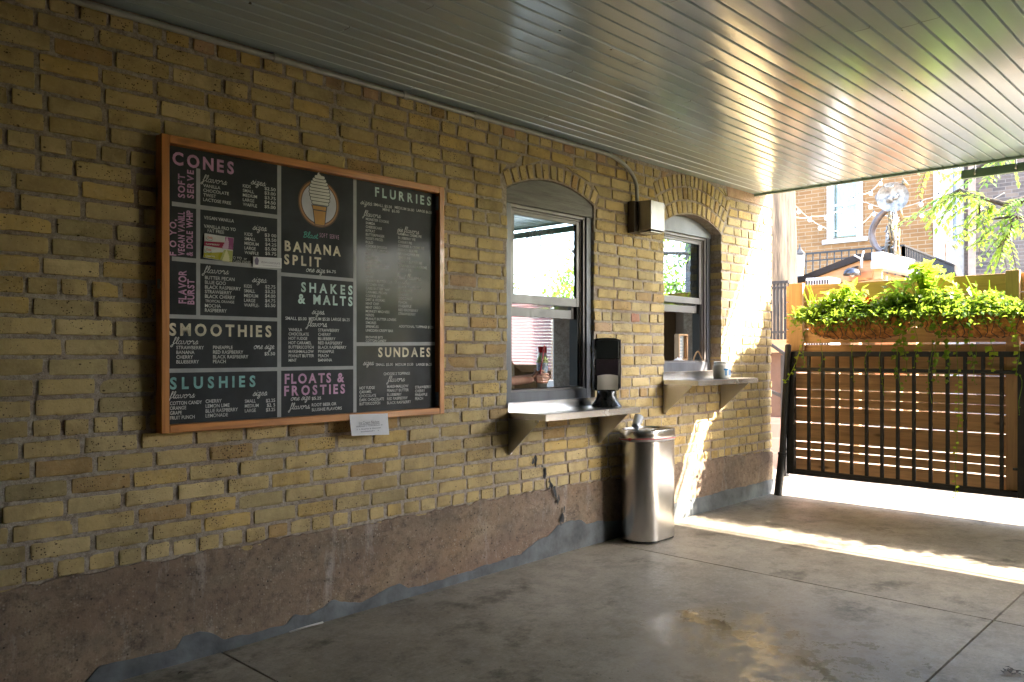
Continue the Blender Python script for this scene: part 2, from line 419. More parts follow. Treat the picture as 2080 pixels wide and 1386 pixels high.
m_leaf = leafmat('leaf green', (.035, .095, .012), (.19, .35, .035), .52, 34)
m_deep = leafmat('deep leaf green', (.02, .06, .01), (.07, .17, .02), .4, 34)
m_lime = leafmat('lime leaf', (.26, .40, .03), (.42, .52, .06))
m_tree = leafmat('tree leaf', (.05, .12, .02), (.13, .24, .04), .5)
m_flower = simple('white petals', (.8, .8, .82), .6, var=.05)
m_red = simple('red petals', (.6, .03, .02), .5)
m_bark = simple('furrowed bark', (.050, .036, .024), .95, var=.9, vs=5, bmp=.9, bs=9, stretch=(3, 3, .35))
m_patio = simple('pale patio concrete', (.22, .20, .175), .85, var=.18, vs=1.6, bmp=.15, bs=40)

# ================================================================== ground
Z0 = -.0
def make_floor():
    mb = MB()
    xs = [-14, -9.4, -3.75, -1.03, 1.687, 4.402, 6.80, 9.7, 12.6, 15.5]
    ys = [.35, -2.35, -5.05, -7.8]
    g = .005
    for i in range(len(xs) - 1):
        for j in range(len(ys) - 1):
            x0, x1 = xs[i] + g, xs[i + 1] - g; y1, y0 = ys[j] - (g if j else 0), ys[j + 1] + g
            n = max(2, int((x1 - x0) / .3)); k = max(2, int((y1 - y0) / .3))
            vs = []; fs = []
            for a in range(n + 1):
                for b_ in range(k + 1):
                    x = x0 + (x1 - x0) * a / n; y = y0 + (y1 - y0) * b_ / k
                    edge = min(a, n - a, b_, k - b_) == 0
                    vs.append((x, y, floor_z(x) + .006 * nz(x * .7, y * .7, 3) * (0 if edge else 1) - (.003 if edge else 0)))
            for a in range(n):
                for b_ in range(k): fs.append((a * (k + 1) + b_, (a + 1) * (k + 1) + b_, (a + 1) * (k + 1) + b_ + 1, a * (k + 1) + b_ + 1))
            mb.add(vs, fs)
            zz = -.03
            P = [(x0, y0), (x1, y0), (x1, y1), (x0, y1)]
            for q in range(4):
                a, c = P[q], P[(q + 1) % 4]
                mb.add([(a[0], a[1], floor_z(a[0]) - .003), (c[0], c[1], floor_z(c[0]) - .003), (c[0], c[1], floor_z(c[0]) - .04), (a[0], a[1], floor_z(a[0]) - .04)], [(0, 1, 2, 3)])
    o = mb.build('floor', m_floor, fixn=False); struct(o)
    mb = MB(); mb.add([(-200, -200, -.24), (200, -200, -.24), (200, 200, -.24), (-200, 200, -.24)], [(0, 1, 2, 3)])
    m = simple('dusty ground', (.16, .14, .10), .9, var=.3, vs=.6); struct(mb.build('ground', m))
    mb = MB(); mb.add([(-14, -7.8, -.235), (15.5, -7.8, -.05), (15.5, .35, -.05), (-14, .35, -.235)], [(0, 1, 2, 3)])
    mb.v = [(x, y, floor_z(x) - .03) for x, y, z in mb.v]
    struct(mb.build('floor_joint_filler', simple('dark joint filler', (.03, .028, .024), .9)))
    mb = MB()
    mb.box((6.95, .36, -.1), (26, 9, -.012)); mb.box((15.51, -25, -.1), (26, .355, -.012)); mb.box((-14, -25, -.3), (15.5, -7.81, -.25))
    struct(mb.build('patio', m_patio))
make_floor()

# ================================================================== the shop wall
WX0, WX1 = -3.0, 6.89
CH = .0765; Z_H = .398
WIN = [dict(x0=3.488, x1=4.328, zs=2.237, zc=2.337, rings=1, sill=.94, y=.022),
       dict(x0=5.166, x1=6.008, zs=2.225, zc=2.330, rings=3, sill=1.105, y=.10)]
for W in WIN:
    h = (W['x1'] - W['x0']) / 2; s_ = W['zc'] - W['zs']
    W['xc'] = (W['x0'] + W['x1']) / 2; W['h'] = h; W['r'] = (h * h + s_ * s_) / (2 * s_); W['cz'] = W['zc'] - W['r']
    W['A'] = math.asin(h / W['r']); W['ro'] = W['r'] + .012 + .102 * W['rings']
shop = thing('shop_building', 'cream brick shop wall with two arched serving windows and a brown concrete base', 'building', (2, 0, 0))
CEIL = 2.625

def blocked(W, z):
    if z < W['sill'] - .005 or z > W['cz'] + W['ro']: return 0
    if z <= W['zs']: return W['h'] - .003
    hh = math.sqrt(max(0, W['ro'] ** 2 - (z - W['cz']) ** 2))
    return min(hh, (z - W['cz']) * math.tan(W['A'] + .012))
def tone(kind=None):
    if kind == 'pink': return (.45 + rng.uniform(-.03, .03), .29, .18)
    if kind == 'red': return (.44, .20, .14)
    k = rng.random(); b_ = rng.uniform(.84, 1.08)
    c = Vector((0.533, 0.408, 0.194))
    if k < .12: c = Vector((0.446, 0.359, 0.187))
    elif k < .22: c = Vector((0.577, 0.414, 0.161))
    elif k < .40: c = Vector((0.564, 0.446, 0.233))
    elif k < .45: c = Vector((0.420, 0.279, 0.124))
    return tuple(c * b_)
def brick_quad(mb, q, c, depth=.02, prot=0.0, n=None, seedz=0, r=.012):
    """q: four (x,z) corners bl, br, tr, tl"""
    bl, br, tr, tl = [Vector(p) for p in q]
    wd = ((br - bl).length + (tr - tl).length) / 2; ht = ((tl - bl).length + (tr - br).length) / 2
    if wd < .015 or ht < .012: return
    nx = max(3, int(wd / .017)) if n is None else n; ny = max(3, int(ht / .014))
    sd = rng.uniform(0, 100); tx, tz = rng.uniform(-.003, .003), rng.uniform(-.003, .003)
    us = [0, min(.25, .004 / wd)] + [k / nx for k in range(1, nx)] + [1 - min(.25, .004 / wd), 1]
    vs_ = [0, min(.25, .004 / ht)] + [k / ny for k in range(1, ny)] + [1 - min(.25, .004 / ht), 1]
    vs = []; fs = []; a_, b_ = len(us), len(vs_)
    for i, u in enumerate(us):
        for j, v in enumerate(vs_):
            p = (bl * (1 - u) + br * u) * (1 - v) + (tl * (1 - u) + tr * u) * v
            ed = min(u * wd, (1 - u) * wd, v * ht, (1 - v) * ht)
            cu = min(u, 1 - u) * wd; cv = min(v, 1 - v) * ht
            # rounded, ragged arris
            rag = .0042 * (nz(p.x * 28 + sd, p.y * 28, 1) + .5 * nz(p.x * 70, p.y * 70 + sd, 2))
            if i in (0, a_ - 1): p = p + (br - bl).normalized() * ((-1 if i else 1) * (.002 + rag) * 1.0)
            if j in (0, b_ - 1): p = p + Vector((0, (-1 if j else 1) * (.0015 + rag)))
            # clip the corners
            if cu < r and cv < r:
                dx, dz = (r - cu), (r - cv); dd = math.hypot(dx, dz)
                if dd > r:
                    k = (dd - r) * .9
                    p = p + Vector((k * dx / dd * (1 if u < .5 else -1), k * dz / dd * (1 if v < .5 else -1)))
            t = max(0, 1 - ed / .008)
            y = -prot - .001 + .0042 * t * t + tx * (u - .5) * 2 + tz * (v - .5) * 2 + .0016 * nz(p.x * 22 + sd, p.y * 30, 5) + .0008 * nz(p.x * 80, p.y * 80, sd)
            vs.append((p.x, y, p.y))
    for i in range(a_ - 1):
        for j in range(b_ - 1): fs.append((i * b_ + j, (i + 1) * b_ + j, (i + 1) * b_ + j + 1, i * b_ + j + 1))
    ring = [(i, 0) for i in range(a_)] + [(a_ - 1, j) for j in range(1, b_)] + [(i, b_ - 1) for i in range(a_ - 2, -1, -1)] + [(0, j) for j in range(b_ - 2, 0, -1)]
    base = len(vs)
    for i, j in ring:
        x, y, z = vs[i * b_ + j]; vs.append((x, depth, z))
    m_ = len(ring)
    for k in range(m_):
        k2 = (k + 1) % m_
        a, b2 = ring[k][0] * b_ + ring[k][1], ring[k2][0] * b_ + ring[k2][1]
        fs.append((a, base + k, base + k2, b2))
    mb.add(vs, fs, c)

def make_bricks():
    mb = MB(); j_ = .013
    for i in range(-5, 30):
        z0 = Z_H + i * CH; z1 = z0 + CH - j_
        if z0 > CEIL - .02: break
        z1 = min(z1, CEIL + .03)
        head = (i % 7 == 0)
        pitch = .1115 if head else .2225
        x = WX0 - rng.uniform(0, pitch) + (.055 if i % 2 else 0) * (0 if head else 2) * .95
        top = z1 > 2.545
        while x < WX1:
            wd = pitch * rng.uniform(.955, 1.045)
            if not head and rng.random() < .04: wd *= .55
            xa, xb = x, x + wd - rng.uniform(.010, .016)
            x += wd
            if xb > WX1 - .03: xb = WX1 + rng.uniform(-.006, .012)
            if xa < WX0: xa = WX0
            xr = WX1
            if xa > 6.09 and top: continue
            if xb > 6.08 and top: xb = 6.08
            if xb - xa < .02: continue
            dz = rng.uniform(-.002, .002)
            q = [[xa, z0 + dz], [xb, z0 + dz], [xb, z1 + dz], [xa, z1 + dz]]; depth = .02; pieces = [q]
            for W in WIN:
                if z0 < W['sill'] - .004 < z1:      # the course that meets the sill
                    new = []
                    for q in pieces:
                        a, b2 = q[0][0], q[1][0]; l_, r_ = W['x0'], W['x1']
                        if b2 <= l_ or a >= r_: new.append(q); continue
                        if l_ - a > .02: new.append([[a, q[0][1]], [l_ - .002, q[0][1]], [l_ - .002, q[3][1]], [a, q[3][1]]]); depth = .11
                        if b2 - r_ > .02: new.append([[r_ + .002, q[0][1]], [b2, q[0][1]], [b2, q[3][1]], [r_ + .002, q[3][1]]]); depth = .11
                        m0, m1 = max(a, l_ + .002), min(b2, r_ - .002); tz = W['sill'] - .010
                        if tz - q[0][1] > .018 and m1 - m0 > .02: new.append([[m0, q[0][1]], [m1, q[0][1]], [m1, tz], [m0, tz]])
                    pieces = new; continue
                new = []
                for q in pieces:
                    hb, ht = blocked(W, z0 + .004), blocked(W, z1 - .004)
                    hm = max(hb, ht)
                    if hm == 0 or q[1][0] < W['xc'] - hm - .01 or q[0][0] > W['xc'] + hm + .01: new.append(q); continue
                    gp = .010 if z0 > W['zs'] - .03 else 0
                    L = [list(p) for p in q]; Rr = [list(p) for p in q]
                    L[1][0] = min(L[1][0], W['xc'] - hb - gp); L[2][0] = min(L[2][0], W['xc'] - ht - gp)
                    Rr[0][0] = max(Rr[0][0], W['xc'] + hb + gp); Rr[3][0] = max(Rr[3][0], W['xc'] + ht + gp)
                    for Q in (L, Rr):
                        w1 = Q[1][0] - Q[0][0]; w2 = Q[2][0] - Q[3][0]
                        if max(w1, w2) > .03:
                            if w1 < .004: Q[1][0] = Q[0][0] + .004
                            if w2 < .004: Q[2][0] = Q[3][0] + .004
                            new.append(Q); depth = .11
                pieces = new
            for q in pieces:
                k = None
                xm = (q[0][0] + q[1][0]) / 2; zm = (z0 + z1) / 2
                if rng.random() < .006: k = 'pink'
                if abs(xm - 4.78) < .06 and abs(zm - 1.53) < .04: k = 'red'
                if abs(xm - 4.46) < .06 and abs(zm - 1.45) < .04: k = 'pink'
                if z1 > 2.52 and rng.random() < .12: k = 'pink'
                brick_quad(mb, q, tone(k), depth, rng.uniform(-.002, .003))
    # arch rings
    for W in WIN:
        for r_ in range(W['rings']):
            r0 = W['r'] + .006 + .103 * r_; r1 = r0 + .092
            A = W['A'] + .004; n = int(round(2 * A * r0 / .066)) + (0 if r_ < 2 else 1)
            for k in range(n):
                a0 = -A + 2 * A * k / n; a1 = -A + 2 * A * (k + 1) / n
                g0 = .008 / r0; a0 += g0; a1 -= g0
                a0 += rng.uniform(-.002, .002); a1 += rng.uniform(-.002, .002)
                f = lambda r, a: [W['xc'] + r * math.sin(a), W['cz'] + r * math.cos(a)]
                e = rng.uniform(-.004, .004)
                q = [f(r0, a0), f(r0, a1), f(r1 + e, a1), f(r1 + e, a0)]
                if max(p[1] for p in q) > CEIL + .04: continue
                brick_quad(mb, q, tone(), .11, rng.uniform(-.001, .004))
    # a pale pink stone block under the soffit at the far end
    brick_quad(mb, [(6.10, 2.545), (6.90, 2.545), (6.90, 2.68), (6.10, 2.68)], (.50, .33, .235), .03, .002, n=26)
    mb.build('brick_wall', m_brick, shop, autos=40, fixn=False)
make_bricks()

def make_mortar():
    mb = MB(); y0, y1 = .0045, .36; zb, zt = -.25, 2.9
    a, b_ = WIN
    mb.prism([(WX0, zb), (a['x0'], zb), (a['x0'], zt), (WX0, zt)], y0, y1)
    mb.prism([(a['x1'], zb), (b_['x0'], zb), (b_['x0'], zt), (a['x1'], zt)], y0, y1)
    mb.prism([(b_['x1'], zb), (WX1 - .008, zb), (WX1 - .008, zt), (b_['x1'], zt)], y0, y1)
    for W in WIN:
        mb.prism([(W['x0'], zb), (W['x1'], zb), (W['x1'], W['sill']), (W['x0'], W['sill'])], y0, y1)
        arc = [(W['xc'] + W['r'] * math.sin(t), W['cz'] + W['r'] * math.cos(t)) for t in [W['A'] * (1 - 2 * k / 16) for k in range(17)]]
        pts = arc + [(W['x0'], zt), (W['x1'], zt)]
        # split to quads so that the concave polygon stays clean
        for k in range(16):
            p, q = arc[k], arc[k + 1]
            mb.prism([q, p, (p[0], zt), (q[0], zt)], y0, y1)
    mb.build('mortar', m_mortar, shop)
make_mortar()

def interp(tab, x):
    if x <= tab[0][0]: return tab[0][1]
    for (a, b_), (c, d) in zip(tab, tab[1:]):
        if x <= c: return b_ + (d - b_) * (x - a) / (c - a)
    return tab[-1][1]
def wall_strip(name, mat, tab, ybase, amp, dx=.025, rows=14, rag=.012, x0=WX0, x1=WX1 + .012, sharp=0.0, minz=.0):
    mb = MB(); n = int((x1 - x0) / dx); vs = []; fs = []
    for i in range(n + 1):
        x = x0 + (x1 - x0) * i / n
        zt = interp(tab, x) + rag * (nz(x * 9, 4.1, 7) + .6 * nz(x * 31, 1.3, 7))
        zf = floor_z(x) - .03
        zt = max(zt, zf + .031 + minz)
        for j in range(rows + 3):
            v = min(1, j / rows); z = zf + (zt - zf) * v
            y = ybase + amp * (nz(x * 5, z * 5, 2) + .6 * nz(x * 17, z * 17, 3) + .4 * nz(x * 45, z * 45, 4))
            if j == rows: y += .004
            if j > rows: y = .012 + (j - rows) * .004; z = zt + .003
            if i == n: y = y if j < 0 else y
            vs.append((x + (.012 * nz(z * 8, 3, 3) if i >= n - 1 else 0), y, z))
    b_ = rows + 3
    for i in range(n):
        for j in range(b_ - 1): fs.append((i * b_ + j, (i + 1) * b_ + j, (i + 1) * b_ + j + 1, i * b_ + j + 1))
    # the end face
    k = len(vs)
    for j in range(b_): vs.append((vs[n * b_ + j][0] - .004, .3, vs[n * b_ + j][2]))
    for j in range(b_ - 1): fs.append((n * b_ + j, k + j, k + j + 1, n * b_ + j + 1))
    mb.add(vs, fs)
    return mb.build(name, mat, shop, autos=50, fixn=False)
def tabpx(pts, Y=-.015):
    t = []
    for px, py in pts:
        p = PY(px, py, Y); t.append((p.x, p.z))
    return sorted(t)
ft = tabpx([(0, 1205), (144, 1174), (351, 1138), (423, 1121), (549, 1100), (700, 1075), (880, 1039), (986, 1018), (1081, 1001), (1155, 986), (1248, 973), (1359, 945), (1454, 932), (1565, 918)])
wall_strip('foundation', m_found, [(-3, ft[0][1])] + ft, -.010, .006, rag=.022)
ct = tabpx([(140, 1420), (175, 1386), (203, 1354), (296, 1335), (359, 1318), (372, 1295), (406, 1283), (440, 1290), (456, 1301), (486, 1292), (583, 1271), (600, 1250), (626, 1252), (659, 1235), (676, 1221), (700, 1223),
            (735, 1225), (800, 1190), (815, 1187), (832, 1196), (900, 1178), (1000, 1146), (1017, 1140), (1060, 1126), (1096, 1097), (1117, 1088), (1134, 1067), (1163, 1058), (1182, 1056), (1193, 1065), (1218, 1058), (1248, 1060),
            (1300, 1040), (1359, 1030), (1380, 1019), (1430, 1010), (1480, 995), (1530, 985), (1565, 975)], -.02)
wall_strip('cement_patch', m_cement, [(-3, -.3)] + ct, -.019, .002, dx=.015, rows=8, rag=.008, minz=-.06)
# dark repair crack down the base
mb = MB()
cr = [PY(*p, -.021) for p in [(1088, 938), (1104, 944), (1112, 962), (1122, 985), (1128, 1000), (1136, 1020), (1141, 1040), (1140, 1062)]]
for a, b_ in zip(cr, cr[1:]):
    for k in range(5):
        p = a.lerp(b_, rng.random()) + Vector((rng.gauss(0, .010), 0, rng.gauss(0, .008))); r_ = abs(rng.gauss(.006, .005)) + .002; n = 9
        y_ = -.0035 if p.z > .385 else -.0205
        pt = []
        for q in range(n):
            rr_ = r_ * rng.uniform(.4, 1.5); pt.append((p.x + rr_ * math.cos(6.283 * q / n) * .8, y_, p.z + rr_ * 1.7 * math.sin(6.283 * q / n)))
        mb.add(pt, [tuple(range(n))[::-1]])
mb.build('crack_filler', simple('dark crack filler', (.06, .065, .07), .8), shop, fixn=False)

# ------------------------------------------------------------------ letters drawn as strokes
def arc(cx, cz, rx, rz, a0, a1, n=8): return [(cx + rx * math.cos(R(a0 + (a1 - a0) * k / n)), cz + rz * math.sin(R(a0 + (a1 - a0) * k / n))) for k in range(n + 1)]
TALL = {'P': [[(0, 0), (0, 1), (.5, 1)] + arc(.5, .78, .5, .22, 90, -90) + [(0, .56)]], 'I': [[(.2, 0), (.2, 1)]],
        'C': [arc(.5, .8, .5, .2, 0, 180) + arc(.5, .2, .5, .2, 180, 360)], 'K': [[(0, 0), (0, 1)], [(1, 1), (.05, .45), (1, 0)]],
        'U': [[(0, 1)] + arc(.5, .2, .5, .2, 180, 360) + [(1, 1)]], 'O': [arc(.5, .8, .5, .2, 0, 180) + arc(.5, .2, .5, .2, 180, 360) + [(1, .8)]],
        'R': [[(0, 0), (0, 1), (.5, 1)] + arc(.5, .78, .5, .22, 90, -90) + [(0, .56)], [(.45, .56), (1, 0)]],
        'D': [[(0, 0), (0, 1), (.45, 1)] + arc(.45, .75, .55, .25, 90, 0) + arc(.45, .25, .55, .25, 0, -90) + [(0, 0)]],
        'E': [[(1, 1), (0, 1), (0, 0), (1, 0)], [(0, .52), (.8, .52)]], ' ': []}
def ribbon(mb, pts, w_, y, t=.0012):
    n = len(pts); up = []; dn = []
    for i, (x, z) in enumerate(pts):
        a = Vector(pts[max(i - 1, 0)]); b_ = Vector(pts[min(i + 1, n - 1)]); d = (b_ - a)
        d = d.normalized() if d.length > 1e-9 else Vector((1, 0)); nn = Vector((-d.y, d.x)) * w_ / 2
        up.append((x + nn.x, z + nn.y)); dn.append((x - nn.x, z - nn.y))
    vs = [(x, y, z) for x, z in up] + [(x, y, z) for x, z in dn]
    mb.add(vs, [(i, i + 1, n + i + 1, n + i) for i in range(n - 1)])

def make_window(W, word, wx, wz, wh, L):
    x0, x1, y = W['x0'] + .004, W['x1'] - .004, W['y']; tw = .052
    zp = L['panel']; zs = W['sill']
    mb = MB()
    mb.box((x0, y, zs), (x0 + tw, y + .03, zp)); mb.box((x1 - tw, y, zs), (x1, y + .03, zp))
    mb.box((x0 + tw, y + .001, zs), (x1 - tw, y + .032, L['sill']))
    win = mb.build('window', m_trim, shop, bevel=.002)
    mb = MB()
    r = W['r'] - .004
    a0 = W['A'] * .99
    pts = [(x0 - .003, zp), (x1 + .003, zp)] + [(W['xc'] + r * math.sin(t), W['cz'] + r * math.cos(t)) for t in [a0 * (1 - 2 * k / 20) for k in range(21)]]
    mb.prism(pts, y - .008, y + .03); mb.build('arch_panel', m_arch if W is WIN[0] else simple('sky tinted arch board', (.19, .21, .25), .4, var=.12, vs=9, bmp=.15, bs=90), win, bevel=.002)  # far arch panel: sky reflection put into its base colour
    # stepped sash frames
    fx0, fx1 = x0 + tw, x1 - tw
    mb = MB(); ya = y + .012
    def frame(a, b_, c, d, w_, ya, yb, wb=None, wt=None):
        wb = w_ if wb is None else wb; wt = w_ if wt is None else wt
        mb.box((a, ya, c), (a + w_, yb, d)); mb.box((b_ - w_, ya, c), (b_, yb, d))
        mb.box((a + w_, ya + .001, d - wt), (b_ - w_, yb, d)); 
        if wb: mb.box((a + w_, ya + .001, c), (b_ - w_, yb, c + wb))
    frame(fx0, fx1, L['sill'], zp, .02, ya, ya + .10, .012)
    frame(fx0 + .02, fx1 - .02, L['sill'] + .012, zp - .02, .012, ya + .018, ya + .10, 0)
    mb.build('frame', m_vinyl, win, bevel=.0015)
    mb = MB(); sx0, sx1 = fx0 + .034, fx1 - .034
    frame(sx0 + .0, sx1 - .0, L['rail'], zp - .033, .03, ya + .022, ya + .05, L['glass'] - L['rail'], .022)
    mb.build('upper_sash', m_vinyl, win, bevel=.002)
    mb = MB()
    frame(sx0 + .002, sx1 - .012, L['low'], L['low'] + .62, .028, ya + .056, ya + .085, .058, .03)
    mb.build('lower_sash', m_vinyl, win, bevel=.002)
    mb = MB(); mb.box((fx1 - .046, ya + .03, L['sill'] + .02), (fx1 - .0325, ya + .098, zp - .034)); mb.box((fx1 - .026, ya + .019, L['sill'] + .02), (fx1 - .0205, ya + .03, zp - .03)); mb.build('gasket', m_track, win)
    mb = MB(); mb.box((sx0 + .028, ya + .034, L['glass'] - .005), (sx1 - .028, ya + .038, zp - .05)); mb.build('pane', m_glass, win)
    mb = MB(); mb.box((sx0 + .028, ya + .068, L['low'] + .05), (sx1 - .038, ya + .072, L['low'] + .60)); mb.build('pane', m_pane, win)
    mb = MB(); mb.box((fx0 + .02, ya + .014, L['sill'] - .004), (fx1 - .02, ya + .12, L['sill'] + .012)); mb.build('sill', m_vinyl, win, bevel=.002)
    mb = MB(); x = wx; lw = .019
    for ch in word:
        if ch == ' ': x += .035; continue
        wd = .026 if ch != 'I' else .012
        for st in TALL[ch]: ribbon(mb, [(x + px * wd, wz + pz * wh) for px, pz in st], .0075, ya + .0325)
        x += wd + lw
    mb.build('lettering', simple('frosted lettering', (.085, .09, .10), .7), win)
    return win
_p = PY(1073, 508, .055)
make_window(WIN[0], 'PICK UP', _p.x, _p.z, .143, dict(panel=2.155, sill=1.012, rail=1.555, glass=1.612, low=1.475))
_p = PY(1372, 549, .14)
make_window(WIN[1], 'ORDER', _p.x, _p.z, .135, dict(panel=2.19, sill=1.175, rail=1.648, glass=1.698, low=1.575))

# ------------------------------------------------------------------ room behind the windows
m_room = simple('pale room paint', (.62, .56, .52), .7, var=.08, vs=2)
mb = MB()
mb.box((WX0, 4.6, -.1), (6.75, 4.7, .8)); mb.box((WX0, 4.6, 2.3), (6.75, 4.7, 2.9)); mb.box((WX0, 4.6, .8), (1.5, 4.7, 2.3)); mb.box((6.3, 4.6, .8), (6.75, 4.7, 2.3)); mb.box((WX0 - .1, .36, -.1), (WX0, 4.7, 2.9))  # wide opening added in the unseen back wall to brighten the room
X = 6.6
mb.box((X, .36, -.1), (X + .15, 2.34, 2.9)); mb.box((X, 3.3, -.1), (X + .15, 4.6, 2.9)); mb.box((X, 2.34, -.1), (X + .15, 3.3, .95)); mb.box((X, 2.34, 2.1), (X + .15, 3.3, 2.9))
mb.box((X, .36, 2.9), (X + .15, 4.7, 2.95))
struct(mb.build('room_wall', m_room))
mb = MB(); mb.box((WX0, .365, -.1), (6.6, 4.6, .02)); struct(mb.build('room_floor', simple('room floor tile', (.4, .37, .33), .5)))
mb = MB(); mb.box((WX0 - .1, .37, 2.62), (6.75, 4.7, 2.88)); struct(mb.build('room_ceiling', simple('white room ceiling', (.7, .69, .66), .8)))
m_blind, t_, b_ = newmat('pink blind slat')
b_.inputs['Base Color'].default_value = (.72, .55, .56, 1); b_.inputs['Roughness'].default_value = .5
tr = t_.nodes.new('ShaderNodeBsdfTranslucent'); tr.inputs[0].default_value = (.75, .56, .58, 1)
mx = t_.nodes.new('ShaderNodeMixShader'); mx.inputs[0].default_value = .5
t_.links.new(b_.outputs[0], mx.inputs[1]); t_.links.new(tr.outputs[0], mx.inputs[2]); t_.links.new(mx.outputs[0], t_.nodes['Material Output'].inputs[0])
mb = MB()
for k in range(34):
    z = .97 + k * .034
    mb.box((6.575, 2.36, z - .001), (6.602, 3.28, z + .001), Matrix.Rotation(R(58), 3, 'Y'))
mb.box((6.57, 2.35, 2.09), (6.6, 3.29, 2.13)); mb.tube([(6.56, 3.0, 2.1), (6.56, 3.0, 1.55)], .003, 6)
mb.v = [(x, y, z) for x, y, z in mb.v]
tag(mb.build('window_blind', m_blind, fixn=False), 'pink slatted blind seen deep inside the pick-up window', 'blind')
mb = MB(); mb.box((6.66, 2.345, .955), (6.664, 3.295, 2.095)); mb.build('room_pane', m_pane, shop)
t = thing('shelf_unit', 'brown wooden shelf unit seen inside the right order window', 'shelf unit', (6.45, 1.0, .02))
mb = MB(); mb.box((6.3, .80, .02), (6.58, .83, 2.1)); mb.box((6.3, 1.3, .02), (6.58, 1.33, 2.1)); mb.box((6.56, .831, .02), (6.585, 1.299, 2.1))
mb.build('upright', simple('brown shelf wood', (.20, .13, .07), .6), t)
for z in (.3, .75, 1.15, 1.5, 1.85): mb = MB(); mb.box((6.31, .831, z), (6.559, 1.299, z + .025)); mb.build('shelf', bpy.data.materials['brown shelf wood'], t)
t = thing('counter', 'low serving counter just inside the two windows', 'counter', (5, .9, .02))
mb = MB(); mb.box((3.9, .62, .02), (6.5, 1.2, .86)); mb.build('cabinet', simple('counter laminate', (.18, .15, .12), .5), t)
mb = MB(); mb.box((3.88, .60, .86), (6.52, 1.22, .90)); mb.build('top', simple('counter top', (.35, .33, .30), .35), t, bevel=.004)

# ================================================================== porch roof
porch = thing('porch_roof', 'glossy grey-green beadboard porch roof over the serving windows', 'roof', (2, -2.4, CEIL))
PYF = -5.4; SX0, SX1 = -8.3, 6.56  # roof run far back out of view to darken the left end
mb = MB(); y = -.012; k = 0
while y > PYF:
    x = SX0; first = rng.uniform(.6, 4.0)
    while x < SX1:
        x2 = min(SX1, x + first); first = 4.6 * rng.uniform(.8, 1.05)
        if SX1 - x2 < .4: x2 = SX1
        t1 = rng.uniform(-.0011, .0011); t2 = rng.uniform(-.0011, .0011); dz = rng.uniform(-.0006, .0006)
        wv = .0832; xs = [x + .0016 + (x2 - x - .0032) * i / max(1, int((x2 - x) / .35)) for i in range(max(1, int((x2 - x) / .35)) + 1)]
        prof = [(-.0000, .018), (-.0030, .010), (-.0058, .0015), (-.008, .0), (-.024, -.0002), (-.042, -.0004), (-.060, -.0002), (-wv + .008, .0), (-wv + .0058, .0015), (-wv + .0030, .010), (-wv + .0000, .018)]
        vs = []; fs = []; n = len(prof)
        for xx in xs:
            wob = .0007 * nz(xx * .8, k * 3.3, 9)
            for a, b_ in prof:
                vs.append((xx, y + a, CEIL + b_ + dz + t1 * (a + wv / 2) / wv * 2 + wob))
        for i in range(len(xs) - 1):
            for j in range(n - 1): fs.append((i * n + j, i * n + j + 1, (i + 1) * n + j + 1, (i + 1) * n + j))
        mb.add(vs, fs); x = x2
    y -= .0833; k += 1
mb.build('soffit', m_ceil, porch, autos=25, fixn=False)
mb = MB(); mb.box((SX1 + .001, PYF, CEIL - .016), (SX1 + .03, .0, CEIL + .07)); mb.build('fascia', simple('grey green trim', (.20, .27, .225), .5), porch, bevel=.002)
mb = MB()
mb.box((SX0, PYF, CEIL + .03), (SX1 - .001, .004, CEIL + .10)); mb.box((SX0 - .1, PYF - .1, CEIL + .115), (6.84, .004, CEIL + .145)); mb.box((-3.2, .003, 2.96), (6.9, 4.7, 3.0))
mb.build('roof_deck', simple('roofing', (.08, .08, .08), .9), porch)
mb = MB(); mb.tube([(6.9, PYF, CEIL + .135), (6.9, -.01, CEIL + .135)], .013, 8); mb.build('edge_rod', m_green, porch)
mb = MB(); mb.box((SX0, -.02, CEIL - .0), (SX1, -.002, CEIL + .03)); mb.build('edge_strip', m_ceil, porch)
# fascia joints seen as small dark ticks
mb = MB(); y = -.095
while y > PYF:
    mb.box((SX1 - .004, y - .004, CEIL - .014), (SX1 + .0, y + .004, CEIL - .002)); y -= .0833
mb.build('board_end', m_green, porch)

# conduit along the wall and down to the lamp
t = thing('conduit', 'thin painted conduit running along the top of the brick wall and down to the lamp', 'conduit', (0.5, -.02, 2.6))
mb = MB(); zc = 2.598
pts = [(-2.5, -.022, zc), (0, -.022, zc), (2, -.022, zc), (4.40, -.022, zc)] + [(4.40 + .36 * math.sin(R(a)), -.022 - .018 * math.sin(R(a)), zc - .20 + .20 * math.cos(R(a))) for a in range(10, 91, 10)] + [(4.762, -.042, 2.295)]
mb.tube(pts, .0135, 12); mb.build('pipe', m_conduit, t, smooth=True)
for px in (562, 823, 966, 1238):
    p = PY(px, 200, -.02); mb = MB()
    mb.tube([(p.x - .018, -.022, zc), (p.x + .018, -.022, zc)], .018, 10); mb.box((p.x - .012, -.02, zc), (p.x + .012, -.0025, zc + .026)); mb.build('clip', m_conduit, t)

# wall lamp
t = thing('wall_lamp', 'boxy stainless wall lamp fixed to the bricks between the two windows', 'lamp', (4.8, 0, 2.1))
mb = MB(); mb.box((4.695, -.066, 2.092), (4.90, -.006, 2.312)); mb.build('back_box', simple('bronze paint', (.085, .068, .055), .4), t, bevel=.004)
mb = MB(); mb.prismx([(-.067, 2.098), (-.176, 2.106), (-.176, 2.308), (-.067, 2.314)], 4.735, 4.905); mb.build('housing', metalbrushed('polished lamp steel', (.30, .295, .29), .34, (4, 4, 4), .0, .2), t, bevel=.003)
mb = MB(); mb.box((4.75, -.165, 2.090), (4.89, -.075, 2.0975)); mb.build('lens', simple('lamp lens', (.5, .5, .48), .3), t)

